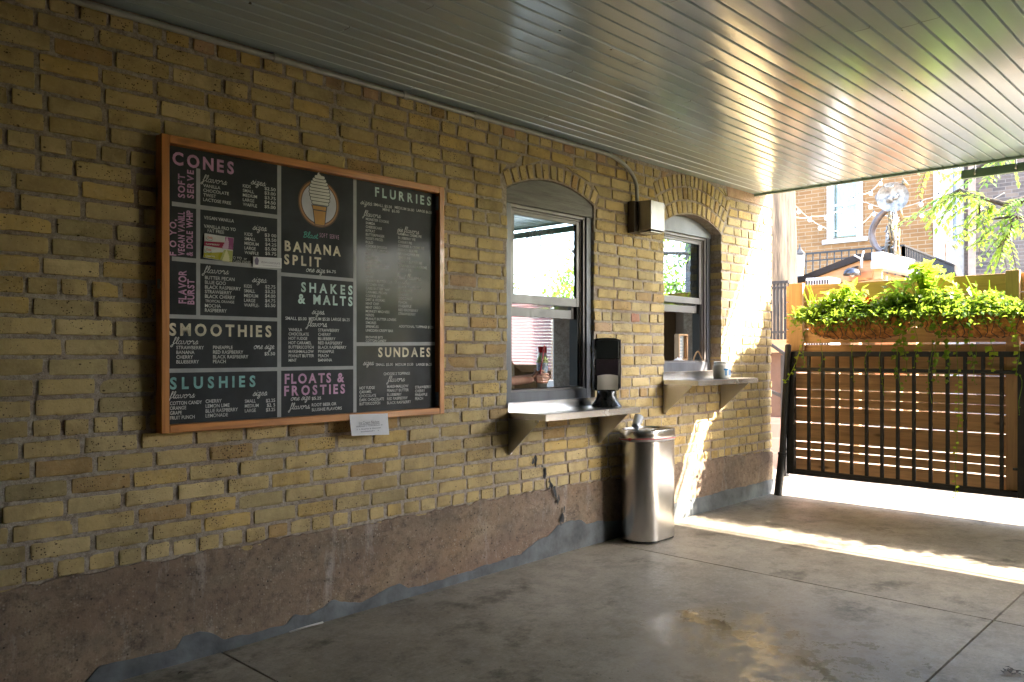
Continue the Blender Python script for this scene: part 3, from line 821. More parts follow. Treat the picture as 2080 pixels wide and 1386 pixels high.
# opposite building (outside the frame, closes the passage)
t = thing('neighbour_building', 'dark brick wall closing the far side of the passage', 'building', (1, -5.4, 0))
mb = MB(); mb.box((-14, -7.5, -.3), (6.2, -5.42, 5.2)); mb.build('wall', wallbrick('pale brown brick', (.38, .33, .26), (.33, .28, .21), (.35, .32, .28), axis='y'), t)

t = thing('blocker', 'brick garage added unseen behind the viewer to darken the left wall', 'building', (-9, 0, -.2))  # unseen mass, added only to cut the light reaching the left wall
mb = MB(); mb.box((-13.5, -7.0, -.3), (-8.5, 1.5, 3.6)); mb.build('wall', wallbrick('dark garage brick', (.14, .09, .06), (.10, .06, .04), (.12, .10, .09), axis='x'), t)
mb = MB(); mb.box((-13.8, -7.2, 3.601), (-8.3, 1.7, 3.8)); mb.build('roof', m_black, t)
mb = MB(); mb.box((-8.45, .01, -.3), (-3.0, .36, 2.9)); mb.build('light_block_wall', wallbrick('cream side brick', (.44, .34, .16), (.38, .29, .13), (.34, .29, .24), axis='y', bw=.2225, rh=.0765), shop)  # unseen wall extension, added to shut out sky light at the back

# ================================================================== menu board
board = thing('menu_board', 'large chalkboard menu in a cedar frame listing cones, shakes, flurries and sundaes', 'menu board', (2.1, 0, .7))
BT = .062; BP = -.022                                  # frame depth, panel face
tl, br_ = PY(328, 272, -BT), PY(903, 842, -BT)
bx0, bx1 = tl.x, PY(903, 600, -BT).x
bz1 = PY(328, 270, -BT).z; bz0 = PY(328, 882, -BT).z
fw = .034
for a, b_, c, d, m, in ((bx0, bx0 + fw, bz0, bz1, m_framez), (bx1 - fw, bx1, bz0, bz1, m_framez), (bx0 + fw, bx1 - fw, bz1 - fw, bz1, m_frame), (bx0 + fw, bx1 - fw, bz0, bz0 + fw, m_frame)):
    mb = MB(); mb.box((a + .0002, -BT, c), (b_ - .0002, -.004, d)); mb.build('frame_rail', m, board, bevel=.003)
mb = MB(); mb.box((bx0 + fw - .004, BP, bz0 + fw - .004), (bx1 - fw + .004, -.006, bz1 - fw + .004)); mb.build('panel', m_board, board)
m_hinge = metalbrushed('hinge steel', (.4, .4, .4), .4, (1, 1, 1), 0)
for c in (bz0 + fw, bz1 - fw - .10):
    mb = MB(); mb.box((bx1 - fw - .0045, -.052, c + .01), (bx1 - fw - .0005, -.028, c + .085)); mb.build('hinge', m_hinge, board)
mb = MB(); mb.box((bx0 - .004, -.05, (bz0 + bz1) / 2 - .02), (bx0, -.03, (bz0 + bz1) / 2 + .02)); mb.build('latch', m_hinge, board)

LY = BP - .0012
def bpt(px, py): return PY(px, py, BP)
def pxh(px, h): return (PY(px, 700, BP) - PY(px, 700 + h, BP)).z
class Letters:
    def __init__(s, mat=None): s.mb = MB(); s.mat = mat
    def flush(s, name):
        if s.mat is not None and s.mb.v: s.mb.build(name, s.mat, board, fixn=False); s.mb = MB()
_fc = {}
def text_mesh(body, bold):
    k = (body, bold)
    if k in _fc: return _fc[k]
    cu = bpy.data.curves.new('text', 'FONT'); cu.body = body; cu.size = 1; cu.offset = bold; cu.resolution_u = 3
    cu.space_character = 1.0
    o = bpy.data.objects.new('text', cu); COL.objects.link(o)
    dg = bpy.context.evaluated_depsgraph_get(); me = bpy.data.meshes.new_from_object(o.evaluated_get(dg))
    vs = [tuple(v.co) for v in me.vertices]; fs = [tuple(p.vertices) for p in me.polygons]
    bpy.data.objects.remove(o); bpy.data.curves.remove(cu); bpy.data.meshes.remove(me)
    x0 = min(v[0] for v in vs); x1 = max(v[0] for v in vs)
    _fc[k] = (vs, fs, x0, x1); return _fc[k]
CAP = .727
def put(L, body, x, z, h, width=None, bold=.012, right=False, rot=False, y=LY, sp=1.0, aspect=.92):
    """capital lettering: baseline origin (x,z), cap height h, fitted to a width"""
    if sp > 1: 
        # letter-spaced heading: place letters one by one
        gl = [(text_mesh(ch, bold), ch) if ch != ' ' else (None, ch) for ch in body]
        ws = [(g[0][3] - g[0][2]) if g[0] else .3 for g in gl]; tot = sum(ws)
        s_ = h / CAP; nat = tot * s_ * aspect
        gap = ((width - nat) / max(1, len(body) - 1)) if width else .1 * s_
        ax = s_ * aspect
        if gap < .06 * s_: ax = (width - .06 * s_ * (len(body) - 1)) / tot; gap = .06 * s_
        cx_ = 0
        for (g, ch), wd in zip(gl, ws):
            if g:
                vs, fs, a, b_ = g
                P = [((v[0] - a) * ax + cx_, v[1] * s_) for v in vs]
                if rot: L.mb.add([(x - p[1], y, z + p[0]) for p in P], fs)
                else: L.mb.add([(x + p[0], y, z + p[1]) for p in P], fs)
            cx_ += wd * ax + gap
        return
    vs, fs, a, b_ = text_mesh(body, bold)
    s_ = h / CAP; nat = (b_ - a) * s_
    ax = s_ * (width / nat) if width else s_ * aspect
    off = -(b_ - a) * ax if right else 0
    L.mb.add([(x + off + (v[0] - a) * ax, y, z + v[1] * s_) for v in vs], fs)
def capw(L, body, x0, x1, ybase, h, **k):     # photo pixels: left, right, baseline at left, cap height
    p = bpt(x0, ybase); q = bpt(x1, ybase)
    put(L, body, p.x, p.z, pxh(x0, h), q.x - p.x, **k)
    L.flush('heading' if h > 12 else 'price_line' if '$' in body else 'word_line')
def vert(L, body, xb, xt, y0, y1, **k):       # rotated: baseline x (right), cap-top x (left), bottom y, top y
    p = bpt(xb, y0); q = bpt(xt, y0); r_ = bpt(xb, y1)
    put(L, body, p.x, p.z, p.x - q.x, r_.z - p.z, rot=True, sp=2, **k)
    L.flush('heading')
def rows(L, items, x, ys, h, refw=None, right=False, bold=.012, asp=None):
    p0 = bpt(x, ys[0]); hh = pxh(x, h)
    if refw:
        k, xr = refw; vs, fs, a, b_ = text_mesh(k, bold); q = bpt(xr, ys[0]); ax = abs(q.x - p0.x) / (b_ - a)
        asp = ax / (hh / CAP)
    z0, z1 = bpt(x, ys[0]).z, bpt(x, ys[-1]).z; n = max(1, len(items) - 1)
    for i, s_ in enumerate(items):
        if not s_: continue
        put(L, s_, p0.x, z0 + (z1 - z0) * i / n, hh, None, bold, right, aspect=asp or .95)
    L.flush('price_list' if right else 'item_list')

SCR = {'a': ([[(.62, .8), (.36, .97), (.08, .6), (.1, .12), (.36, 0), (.6, .4), (.68, .95), (.62, .3), (.78, 0), (1.0, .3)]], .92),
       'l': ([[(0, .25), (.38, 1.1), (.5, 1.8), (.34, 1.98), (.2, 1.4), (.18, .3), (.34, 0), (.62, .3)]], .55),
       'f': ([[(-.05, .3), (.3, 1.2), (.46, 1.85), (.3, 2.0), (.16, 1.3), (.06, 0), (-.04, -.7), (-.3, -.85), (-.36, -.55), (0, -.1), (.5, .3)]], .5),
       'v': ([[(0, .7), (.15, .97), (.24, .3), (.4, 0), (.68, .4), (.74, .97), (1.0, .82)]], .92),
       'o': ([[(.42, .97), (.1, .65), (.12, .12), (.4, 0), (.7, .4), (.62, .88), (.42, .97), (.62, .75), (.98, .82)]], .9),
       'r': ([[(0, .6), (.2, 1.1), (.25, .85), (.52, .88), (.45, .3), (.56, 0), (.82, .25)]], .75),
       's': ([[(0, .2), (.32, .75), (.44, 1.08), (.5, .6), (.52, .2), (.28, 0), (.04, .14)], [(.45, .05), (.75, .3)]], .68),
       'i': ([[(0, .25), (.22, .95), (.16, .25), (.3, 0), (.58, .3)], [(.26, 1.3), (.3, 1.42)]], .5),
       'z': ([[(0, .8), (.26, .97), (.54, .88), (.1, .08), (.42, .1), (.46, -.35), (.18, -.8), (0, -.55), (.66, .3)]], .66),
       'e': ([[(0, .35), (.5, .6), (.46, .93), (.22, .9), (.1, .3), (.32, 0), (.68, .3)]], .6),
       'n': ([[(0, .25), (.15, .95), (.12, 0), (.15, .5), (.42, .97), (.52, .6), (.5, .15), (.64, 0), (.9, .3)]], .82),
       'p': ([[(0, .25), (.2, .95), (.1, 0), (0, -.85)], [(.12, .3), (.34, .95), (.6, .8), (.52, .2), (.15, .03)], [(.4, .05), (.7, .3)]], .7),
       'u': ([[(0, .8), (.1, .97), (.08, .3), (.26, 0), (.54, .5), (.58, .97), (.54, .25), (.68, 0), (.92, .3)]], .84),
       't': ([[(0, .25), (.28, 1.0), (.34, 1.65), (.22, .4), (.36, 0), (.64, .3)], [(.02, 1.12), (.52, 1.18)]], .56),
       'B': ([[(.1, 0), (.22, 1.75)], [(-.1, 1.5), (.3, 1.85), (.72, 1.65), (.6, 1.15), (.28, .98), (.76, .78), (.72, .2), (.3, -.02), (-.05, .1)]], .95),
       ':': ([[(.1, .62), (.12, .72)], [(.04, .02), (.06, .12)]], .3), '.': ([[(.06, 0), (.08, .12)]], .3), ',': ([[(.1, .15), (.02, -.15)]], .3), ' ': ([], .55)}
def smooth(pts, n=4):
    out = []
    for i in range(len(pts) - 1):
        p0 = Vector(pts[max(i - 1, 0)]); p1 = Vector(pts[i]); p2 = Vector(pts[i + 1]); p3 = Vector(pts[min(i + 2, len(pts) - 1)])
        for k in range(n):
            t = k / n
            q = .5 * ((2 * p1) + (-p0 + p2) * t + (2 * p0 - 5 * p1 + 4 * p2 - p3) * t * t + (-p0 + 3 * p1 - 3 * p2 + p3) * t ** 3)
            out.append((q.x, q.y))
    out.append(tuple(pts[-1])); return out
def script(L, body, x0, x1, ybase, xh=7.0, y=LY, wt=.15):
    p = bpt(x0, ybase); q = bpt(x1, ybase); h = pxh(x0, xh); wd = q.x - p.x
    tot = sum(SCR[c][1] for c in body); sx = wd / tot; cx_ = 0
    for c in body:
        st, adv = SCR[c]
        for s_ in st:
            pts = [(p.x + (cx_ + a) * sx + .25 * b_ * h * .8, p.z + b_ * h) for a, b_ in smooth(s_)]
            ribbon(L.mb, pts, wt * h * 1.15, y)
        cx_ += adv
    L.flush('script_word')
m_ltext = simple('pale menu lettering', (.56, .57, .58), .6, var=.2, vs=30)
m_pink = simple('pink vinyl lettering', (.50, .27, .46), .5, var=.2, vs=20)
m_teal = simple('teal vinyl lettering', (.20, .46, .47), .5, var=.2, vs=20)
m_aqua = simple('pale aqua lettering', (.46, .62, .60), .5, var=.2, vs=20)
m_cream = simple('cream vinyl lettering', (.62, .57, .44), .5, var=.2, vs=20)
m_tape = simple('grey divider tape', (.33, .345, .37), .55, var=.1, vs=14)
def panel_text(fn, name, mat):
    L = Letters(mat); fn(L)
def lin(a, b_, n): return [a + (b_ - a) * i / (n - 1) for i in range(n)]
SZ5 = ['KIDS', 'SMALL', 'MEDIUM', 'LARGE', 'WAFFLE']
def f(L):
    script(L, 'flavors:', 412, 462, 368.5); script(L, 'sizes:', 509, 541, 374)
    rows(L, ['VANILLA', 'CHOCOLATE', 'TWIST', 'LACTOSE FREE'], 412.6, [380, 408.3], 6.6, ('LACTOSE FREE', 469))
    rows(L, SZ5, 493, [380.5, 418], 6.6, ('WAFFLE', 521.8)); rows(L, ['$2.50', '$3.00', '$3.75', '$4.50', '$5.00'], 559.5, [389.3, 425.6], 6.6, ('$5.00', 537), True)
panel_text(f, 'soft_serve_list', m_ltext)
def f(L):
    capw(L, 'VEGAN VANILLA', 414, 475, 445, 6.8); capw(L, 'VANILLA FRO YO', 414, 478.6, 462.6, 7); capw(L, 'FAT FREE', 421.5, 455, 472, 7.2, bold=0)
    script(L, 'sizes:', 512.6, 543, 466.5)
    rows(L, SZ5, 496.4, [478.4, 516], 6.6, ('WAFFLE', 525)); rows(L, ['$3 00', '$3.50', '$4.25', '$5.00', '$5.75'], 561, [483, 519.7], 6.6, ('$5.00', 538), True)
    capw(L, 'O YO  or', 473, 501.5, 526, 5.6, bold=0); capw(L, 'GAN VANIL', 474, 510, 533.2, 6, bold=0)
panel_text(f, 'frozen_yogurt_list', m_ltext)
def f(L):
    script(L, 'flavors:', 414.8, 466, 554); script(L, 'sizes:', 511.6, 543, 573)
    rows(L, ['BUTTER PECAN', 'BLUE GOO', 'BLACK RASPBERRY', 'STRAWBERRY', 'BLACK CHERRY', '', 'MOCHA', 'RASPBERRY'], 416, [567.3, 633.7], 7.3, ('BLACK RASPBERRY', 489))
    capw(L, 'TROPICAL ORANGE', 416.5, 475.5, 614, 5.6)
    rows(L, SZ5[:4] + ['WAFFLE-'], 495.5, [584.4, 623], 7, ('MEDIUM', 524)); rows(L, ['$2.75', '$3.25', '$4.00', '$4.75', '$5.50'], 559, [587, 624.4], 7, ('$5.50', 538), True)
panel_text(f, 'flavor_burst_list', m_ltext)
def f(L):
    script(L, 'flavors:', 351, 404, 699)
    rows(L, ['STRAWBERRY', 'BANANA', 'CHERRY', 'BLUEBERRY'], 358, [709.6, 738.7], 7.2, ('STRAWBERRY', 414)); rows(L, ['PINEAPPLE', 'RED RASPBERRY', 'BLACK RASPBERRY', 'PEACH'], 432.4, [709.4, 738], 7.2, ('BLACK RASPBERRY', 504))
    script(L, 'one size.', 514.8, 558, 709); capw(L, '$5.50', 537, 558.5, 722, 7)
panel_text(f, 'smoothie_list', m_ltext)
def f(L):
    script(L, 'flavors:', 345, 397, 809.6); script(L, 'sizes:', 512.7, 544, 804.4)
    rows(L, ['COTTON CANDY', 'ORANGE', 'GRAPE', 'FRUIT PUNCH'], 345, [823.3, 853], 7.4, ('COTTON CANDY', 410)); rows(L, ['CHERRY', 'LEMON LIME', 'BLUE RASPBERRY', 'LEMONADE'], 417.4, [819, 848.5], 7.4, ('BLUE RASPBERRY', 483))
    rows(L, ['SMALL', 'MEDIUM', 'LARGE'], 497, [818.7, 838], 7, ('MEDIUM', 525)); rows(L, ['$2.25', '$2. 5', '$3.25'], 558.6, [816.5, 835], 7, ('$2.25', 540), True)
panel_text(f, 'slushie_list', m_ltext)
def f(L):
    script(L, 'one size.', 621, 661, 552, 6.5); capw(L, '$6.75', 663, 682, 553.8, 6)
panel_text(f, 'banana_split_price', m_ltext)
def f(L):
    script(L, 'sizes,', 633, 660, 638, 6.5); capw(L, 'SMALL $5.00', 579.5, 622.5, 649.6, 6.6); capw(L, 'MEDIUM $5.50', 627, 669.5, 650.6, 6.6); capw(L, 'LARGE $6.25', 672.5, 710, 651.6, 6.4)
    script(L, 'flavors,', 624.5, 665, 663, 6.5)
    rows(L, ['VANILLA', 'CHOCOLATE', 'HOT FUDGE', 'HOT CARAMEL', 'BUTTERSCOTCH', 'MARSHMALLOW', 'PEANUT BUTTER', 'MINT'], 586, [672.6, 735], 6.3, ('BUTTERSCOTCH', 637)); rows(L, ['STRAWBERRY', 'CHERRY', 'BLUEBERRY', 'RED RASPBERRY', 'BLACK RASPBERRY', 'PINEAPPLE', 'PEACH', 'BANANA'], 646, [673.7, 734.6], 6.3, ('BLACK RASPBERRY', 703.5))
panel_text(f, 'shake_list', m_ltext)
def f(L):
    script(L, 'one size', 590, 629, 814, 6.5); capw(L, '$5.25', 633, 652, 812.5, 6.2); script(L, 'flavors,', 589, 630, 832, 6.5); capw(L, 'ROOT BEER OR', 633, 683, 826, 6.4); capw(L, 'SLUSHIE FLAVORS', 633, 694, 835.7, 6.4)
panel_text(f, 'float_list', m_ltext)
def f(L):
    script(L, 'sizes:', 731.8, 757, 414.5, 6); capw(L, 'SMALL $5.50', 758.7, 795.7, 418, 5.8); capw(L, 'MEDIUM $6.00', 801.5, 841, 424, 5.8); capw(L, 'LARGE $6.50', 845.7, 877, 430, 5.4); capw(L, 'MINI  $5.00', 777, 811, 428, 5.6)
    script(L, 'flavors:', 739, 774, 438.6, 6)
    rows(L, ['MONSTER COOKIE', 'SAMOA', 'CHEESECAKE', 'KITKAT', 'BUTTERFINGER', "REESE'S PIECES", 'ROLO', 'COOKIE DOUGH', '', 'M & M', 'SNICKERS', 'DUBAI BEAN', 'CHOCOLATE CHIP', 'MINT', 'HEATH', 'OREO', 'PEANUT BUTTER CUP', 'KITCHEN SINK', 'CAKE BATTER "new"', 'CARAMEL PECAN', 'COOKIE JAR', 'DIRT & WORMS', 'MINT CHIP', 'MINT OREO', 'MONKEY MADNESS', 'NERDS', 'PEANUT BUTTER LOVERS', "S'MORES", 'SPRINKLES', 'UNICORN CRISPY BAR'], 742.7, [447.4, 673.7], 5.4, ('PEANUT BUTTER LOVERS', 804.5))
    capw(L, '"HOUSE SPECIAL', 745, 790, 510, 5.6, bold=0)
    rows(L, ['BROWNIE BITS', 'COTTON CANDY'], 742.7, [687.5, 694.6], 5.2, ('COTTON CANDY', 784.5))
    script(L, 'pie flavors.', 807, 852, 470.5, 6)
    rows(L, ['BANANA CREME PIE', 'BLUEBERRY PIE', 'CHERRY PIE', 'COOKIES & CREME PIE', 'FRENCH SILK PIE', 'GRASSHOPPER PIE', 'PEACH PIE', 'PEANUT BUTTER PIE', 'STRAWBERRIES & CREME', 'TURTLE PIE'], 808.3, [477.6, 549.5], 5.4, ('BANANA CREME PIE', 856))
    script(L, 'fruit flavors.', 805.4, 856, 566.5, 6)
    rows(L, ['BANANA', 'BLACK RASPBERRY', 'BLUEBERRY', 'CHERRY', 'COCONUT', 'PEACH', 'PINEAPPLE', 'RED RASPBERRY', 'STRAWBERRY'], 809, [577, 640], 5.4, ('BLACK RASPBERRY', 856))
    capw(L, 'ADDITIONAL TOPPINGS $1.25', 810, 880, 665.4, 5.2)
panel_text(f, 'flurry_list', m_ltext)
def f(L):
    script(L, 'sizes:', 737, 760, 742, 6); capw(L, 'SMALL $5.00', 763, 798, 743.5, 5.6); capw(L, 'MEDIUM $5.50', 803, 839, 743.4, 5.6); capw(L, 'LARGE $6.25', 845, 877, 743.2, 5.2)
    capw(L, 'CHOOSE 2 TOPPINGS', 779, 832.6, 762.5, 5.8); script(L, 'flavors:', 788, 823, 775.7, 6)
    rows(L, ['HOT FUDGE', 'CARAMEL', 'CHOCOLATE', 'DARK CHOCOLATE', 'BUTTERSCOTCH'], 730, [791.5, 823.8], 6, ('DARK CHOCOLATE', 779.7)); rows(L, ['MARSHMALLOW', 'PEANUT BUTTER', 'BLUEBERRY', 'RED RASPBERRY', 'BLACK RASPBERRY'], 786, [788.5, 821.5], 6, ('BLACK RASPBERRY', 834.6))
    rows(L, ['STRAWBERRY', 'CHERRY', 'PINEAPPLE', 'PEACH'], 843, [789.7, 813], 5.8, ('STRAWBERRY', 876))
panel_text(f, 'sundae_list', m_ltext)
def f(L):
    capw(L, 'CONES', 350, 474.8, 333, 26, sp=2, bold=.035)
    vert(L, 'SOFT', 375, 361, 403, 355, bold=.03); vert(L, 'SERVE', 393, 379.5, 404, 347, bold=.03)
    vert(L, 'F O YO,', 357.5, 344, 520, 446, bold=.03); vert(L, 'VEGAN VANILL', 374.5, 361, 520, 431, bold=.03); vert(L, '& DOLE WHIP', 391, 378, 521, 429, bold=.03)
    vert(L, 'FLAVOR', 378, 362, 617, 550, bold=.03); vert(L, 'BURST', 394, 380, 619, 568, bold=.03)
    capw(L, 'FLOATS &', 578, 699, 779.5, 20, sp=2, bold=.035); capw(L, 'FROSTIES', 577, 700.6, 804, 20, sp=2, bold=.035)
panel_text(f, 'pink_heading', m_pink)
def f(L):
    capw(L, 'SMOOTHIES', 343.4, 551, 681, 25, sp=2, bold=.035); capw(L, 'BANANA', 578, 692, 509, 20.6, sp=2, bold=.035); capw(L, 'SPLIT', 577, 652, 536, 20, sp=2, bold=.035); capw(L, 'SUNDAES', 768, 874, 725, 19.5, sp=2, bold=.03)
panel_text(f, 'cream_heading', m_cream)
panel_text(lambda L: capw(L, 'SLUSHIES', 345, 518.7, 790.5, 24, sp=2, bold=.035), 'teal_heading', m_teal)
def f(L):
    capw(L, 'SHAKES', 611.4, 716, 592.5, 19.5, sp=2, bold=.035); capw(L, '& MALTS', 605, 716, 616, 19.5, sp=2, bold=.035); capw(L, 'FLURRIES', 761.6, 875, 398.7, 19, sp=2, bold=.03)
panel_text(f, 'aqua_heading', m_aqua)
# divider tape
mb = MB(); TY = BP - .0006
def tapev(x0, x1, ya, yb):
    a, b_ = bpt(x0, ya), bpt(x1, ya); c = bpt(x0, yb)
    mb.add([(a.x, TY, a.z), (b_.x, TY, a.z), (b_.x, TY, c.z), (a.x, TY, c.z)], [(0, 1, 2, 3)])
def tapeh(x0, y0, x1, y1, th):
    a, b_ = bpt(x0, y0), bpt(x1, y1); t0 = pxh(x0, th / 2)
    mb.add([(a.x, TY - .0003, a.z + t0), (b_.x, TY - .0003, b_.z + t0), (b_.x, TY - .0003, b_.z - t0), (a.x, TY - .0003, a.z - t0)], [(0, 1, 2, 3)])
tapev(398.4, 406.6, 342, 643); tapev(563, 571, 330, 848); tapev(717.5, 724, 357, 842)
tapeh(349, 414, 565, 441, 9); tapeh(349, 525.5, 565, 545, 9); tapeh(340, 642.6, 565, 649.5, 8.3); tapeh(340, 753.5, 565, 750, 8.6)
tapeh(570, 557, 719, 569.5, 7.5); tapeh(570, 749.6, 719, 747, 7.5); tapeh(723, 699.4, 884, 698.4, 7.5)
mb.build('divider_tape', m_tape, board, fixn=False)
# ice cream badge
bc = bpt(648, 414); brx = bpt(687, 414).x - bc.x; brz = pxh(648, 46)
def disc(name, mat, rx, rz, y, cx=0, cz=0, n=40):
    m_ = MB(); m_.add([(bc.x + cx + rx * math.cos(2 * math.pi * k / n), y, bc.z + cz + rz * math.sin(2 * math.pi * k / n)) for k in range(n)], [tuple(range(n))[::-1]]); return m_.build(name, mat, board, fixn=False)
m_tan = simple('badge tan', (.36, .17, .07), .5); m_brown = simple('badge brown', (.10, .045, .02), .5); m_lav = simple('badge lavender', (.52, .52, .60), .5); m_wh = simple('badge white', (.62, .62, .60), .5); m_ink = simple('badge ink', (.02, .024, .03), .5); m_cone = simple('badge cone', (.52, .25, .04), .5)
disc('badge_edge', m_brown, brx * 1.06, brz * 1.06, LY); disc('badge_ring', m_tan, brx, brz, LY - .0004); disc('badge_edge', m_brown, brx * .92, brz * .92, LY - .0008); disc('badge_field', m_lav, brx * .88, brz * .88, LY - .0012)
def blob(poly, name, mat, y):
    m_ = MB(); m_.add([(bc.x + x, y, bc.z + z) for x, z in poly], [tuple(range(len(poly)))]); return m_.build(name, mat, board, fixn=False)
def rr(cx, cz, w_, h_, n=5):
    r_ = h_ / 2; out = []
    for sx, a0 in ((1, -90), (-1, 90)):
        out += [(cx + sx * (w_ / 2 - r_) + r_ * math.cos(R(a0 + 180 * k / n)), cz + r_ * math.sin(R(a0 + 180 * k / n))) for k in range(n + 1)]
    return out
u_ = brz / 46; v_ = brx / 39
mi, mw, mc, mk = MB(), MB(), MB(), MB()
def addp(m_, poly, y): m_.add([(bc.x + x, y, bc.z + z) for x, z in poly], [tuple(range(len(poly)))])
for k, (cz, wd, ox) in enumerate([(1, 33, 2), (8, 38, 1.5), (15, 40, 1), (21.5, 41, .3), (28, 40, -.2), (34.5, 37, -.5), (41, 33, -.6), (47, 27, -.4), (53, 20, 0)]):
    addp(mi, rr(ox * v_, cz * u_, (wd + 2.6) * v_, 9.2 * u_), LY - .0020 - k * .00035); addp(mw, rr(ox * v_, cz * u_, wd * v_, 6.6 * u_), LY - .0022 - k * .00035)
addp(mw, [(-6 * v_, 54 * u_), (-3 * v_, 64 * u_), (0, 65 * u_), (-1 * v_, 60 * u_), (4 * v_, 56 * u_), (4 * v_, 53 * u_)], LY - .0056)
addp(mi, [(-16 * v_, -4 * u_), (16 * v_, -4 * u_), (14.5 * v_, -14 * u_), (11.5 * v_, -44 * u_), (-9.5 * v_, -44 * u_), (-13 * v_, -14 * u_)], LY - .0016)
addp(mc, [(-14 * v_, -5.5 * u_), (14 * v_, -5.5 * u_), (12.8 * v_, -13 * u_), (-12.2 * v_, -13 * u_)], LY - .0018); addp(mc, [(-11.5 * v_, -15 * u_), (12.6 * v_, -15 * u_), (10.2 * v_, -43 * u_), (-8.2 * v_, -43 * u_)], LY - .0018)
mi.build('badge_outline', m_ink, board, fixn=False); mw.build('badge_swirl', m_wh, board, fixn=False); mc.build('badge_cone', m_cone, board, fixn=False)
def f(L): script(L, 'Blast', 616, 645, 482, 6.2, wt=.2)
panel_text(f, 'badge_script', simple('badge green', (.06, .36, .30), .5))
panel_text(lambda L: capw(L, 'SOFT SERVE', 649, 688, 482, 9, sp=2, bold=0, aspect=.5), 'badge_words', m_pink)

def scrawl(L, p, q, h, y):            # print too small to read in the photograph
    x = p.x
    while x < q.x:
        wd = h * rng.uniform(.5, 1.1); k = rng.choice((0, 1, 2))
        if rng.random() < .16: x += h * .8; continue
        z = p.z
        pts = [(x, z), (x + wd * .3, z + h * rng.uniform(.6, 1.2)), (x + wd * .6, z), (x + wd, z + h * rng.uniform(.2, .9))]
        ribbon(L.mb, pts, h * .28, y); x += wd + h * .25
# stickers laid on the board
def quad_sheet(name, mat, parent, pts, y, th=.001):
    m_ = MB(); P = [PY(px, py, y) for px, py in pts]
    m_.add([(p.x, y, p.z) for p in P] + [(p.x, y + th, p.z) for p in P], [(0, 1, 2, 3), (7, 6, 5, 4)] + [(i, i + 4, (i + 1) % 4 + 4, (i + 1) % 4) for i in range(4)])
    return m_.build(name, mat, parent, fixn=False)
st = thing('flavor_card', 'glossy raspberry and lemon swirl card stuck on the frozen yogurt panel of the menu', 'card', tuple(bpt(445, 505)))
Y1 = BP - .006
quad_sheet('card', simple('card white', (.62, .62, .64), .25), st, [(416, 474), (475, 483.5), (471.5, 533.5), (413, 523)], Y1, .004)
quad_sheet('raspberry_band', simple('raspberry band', (.30, .02, .07), .25), st, [(415.2, 490), (474.2, 494), (473.2, 508), (414.4, 499)], Y1 - .0006)
quad_sheet('pink_field', simple('pink field', (.32, .08, .24), .25), st, [(458, 481.5), (474.6, 484), (473.2, 507.5), (456, 505)], Y1 - .0010)
quad_sheet('lemon_band', simple('lemon band', (.36, .33, .02), .25), st, [(413.8, 514), (472.6, 512), (471.6, 533), (413.2, 522.5)], Y1 - .0006)
quad_sheet('yellow_field', simple('yellow field', (.42, .44, .16), .25), st, [(455, 508), (472.8, 509.5), (471.8, 532), (447, 528)], Y1 - .0010)
def cone_swirl(name, mat, pxs, y):
    m_ = MB()
    for k, (px, py, w_) in enumerate(pxs):
        c = PY(px, py, y); hw = pxh(500, w_); pts = rr(0, 0, hw * 2, pxh(500, 5))
        m_.add([(c.x + a, y - .0002 * k, c.z + b_) for a, b_ in pts], [tuple(range(len(pts)))])
    return m_.build(name, mat, st, fixn=False)
cone_swirl('pink_swirl', simple('pink swirl', (.62, .40, .58), .3), [(458, 503, 6.5), (459, 499, 6), (460, 495, 5), (461, 491, 4), (461, 487, 2.6), (461, 484, 1.3)], Y1 - .0014)
cone_swirl('lemon_swirl', simple('lemon swirl', (.66, .64, .36), .3), [(459, 529, 8), (459.5, 525, 7), (460, 521, 6), (460, 517, 4.6), (460, 513, 3), (460, 509, 1.4)], Y1 - .0014)
L = Letters()
for px, py in ((421.5, 484.5), (419, 509)):
    p = PY(px, py, Y1); q = PY(px + 10, py, Y1); put(L, 'Dole', p.x, p.z, pxh(px, 4.6), q.x - p.x, y=Y1 - .0012, bold=.02)
L.mb.build('red_wordmark', simple('wordmark red', (.55, .04, .02), .4), st, fixn=False)
L = Letters()
p = PY(418, 497, Y1); q = PY(446, 497, Y1); put(L, 'RASPBERRY', p.x, p.z, pxh(418, 3.2), q.x - p.x, y=Y1 - .0012)
p = PY(417, 521.5, Y1); q = PY(436, 521.5, Y1); put(L, 'LEMON', p.x, p.z, pxh(418, 3.2), q.x - p.x, y=Y1 - .0012)
L.mb.build('white_words', m_white, st, fixn=False)
mb = MB()
for px, py in ((426, 483), (423.5, 508)):
    c = PY(px, py, Y1); mb.add([], [])
    pts = [(c.x + pxh(420, 8) * math.cos(R(a)), c.z + pxh(420, 6) * math.sin(R(a))) for a in range(170, 330, 12)]
    ribbon(mb, pts, .0018, Y1 - .0012)
mb.build('wordmark_curve', simple('wordmark green', (.05, .12, .05), .4), st, fixn=False)
tg = thing('chocolate_tag', 'small white vegan chocolate tag with a purple cupcake stuck over the divider', 'tag', tuple(bpt(543, 533)))
quad_sheet('card', m_paper, tg, [(514.4, 521.5), (572, 524.6), (572, 545.6), (514, 542.5)], Y1, .003)
L = Letters()
p = PY(530, 534.5, Y1); q = PY(569, 534.5, Y1); put(L, 'VEGAN CHOCOLATE', p.x, p.z, pxh(530, 4), q.x - p.x, y=Y1 - .0008, bold=0)
scrawl(L, PY(534, 539.5, Y1), PY(567, 539.5, Y1), pxh(530, 1.6), Y1 - .0008)
L.mb.build('words', simple('purple ink', (.16, .13, .24), .6), tg, fixn=False)
mb = MB(); c = PY(521.3, 532, Y1); e = pxh(521, 1)
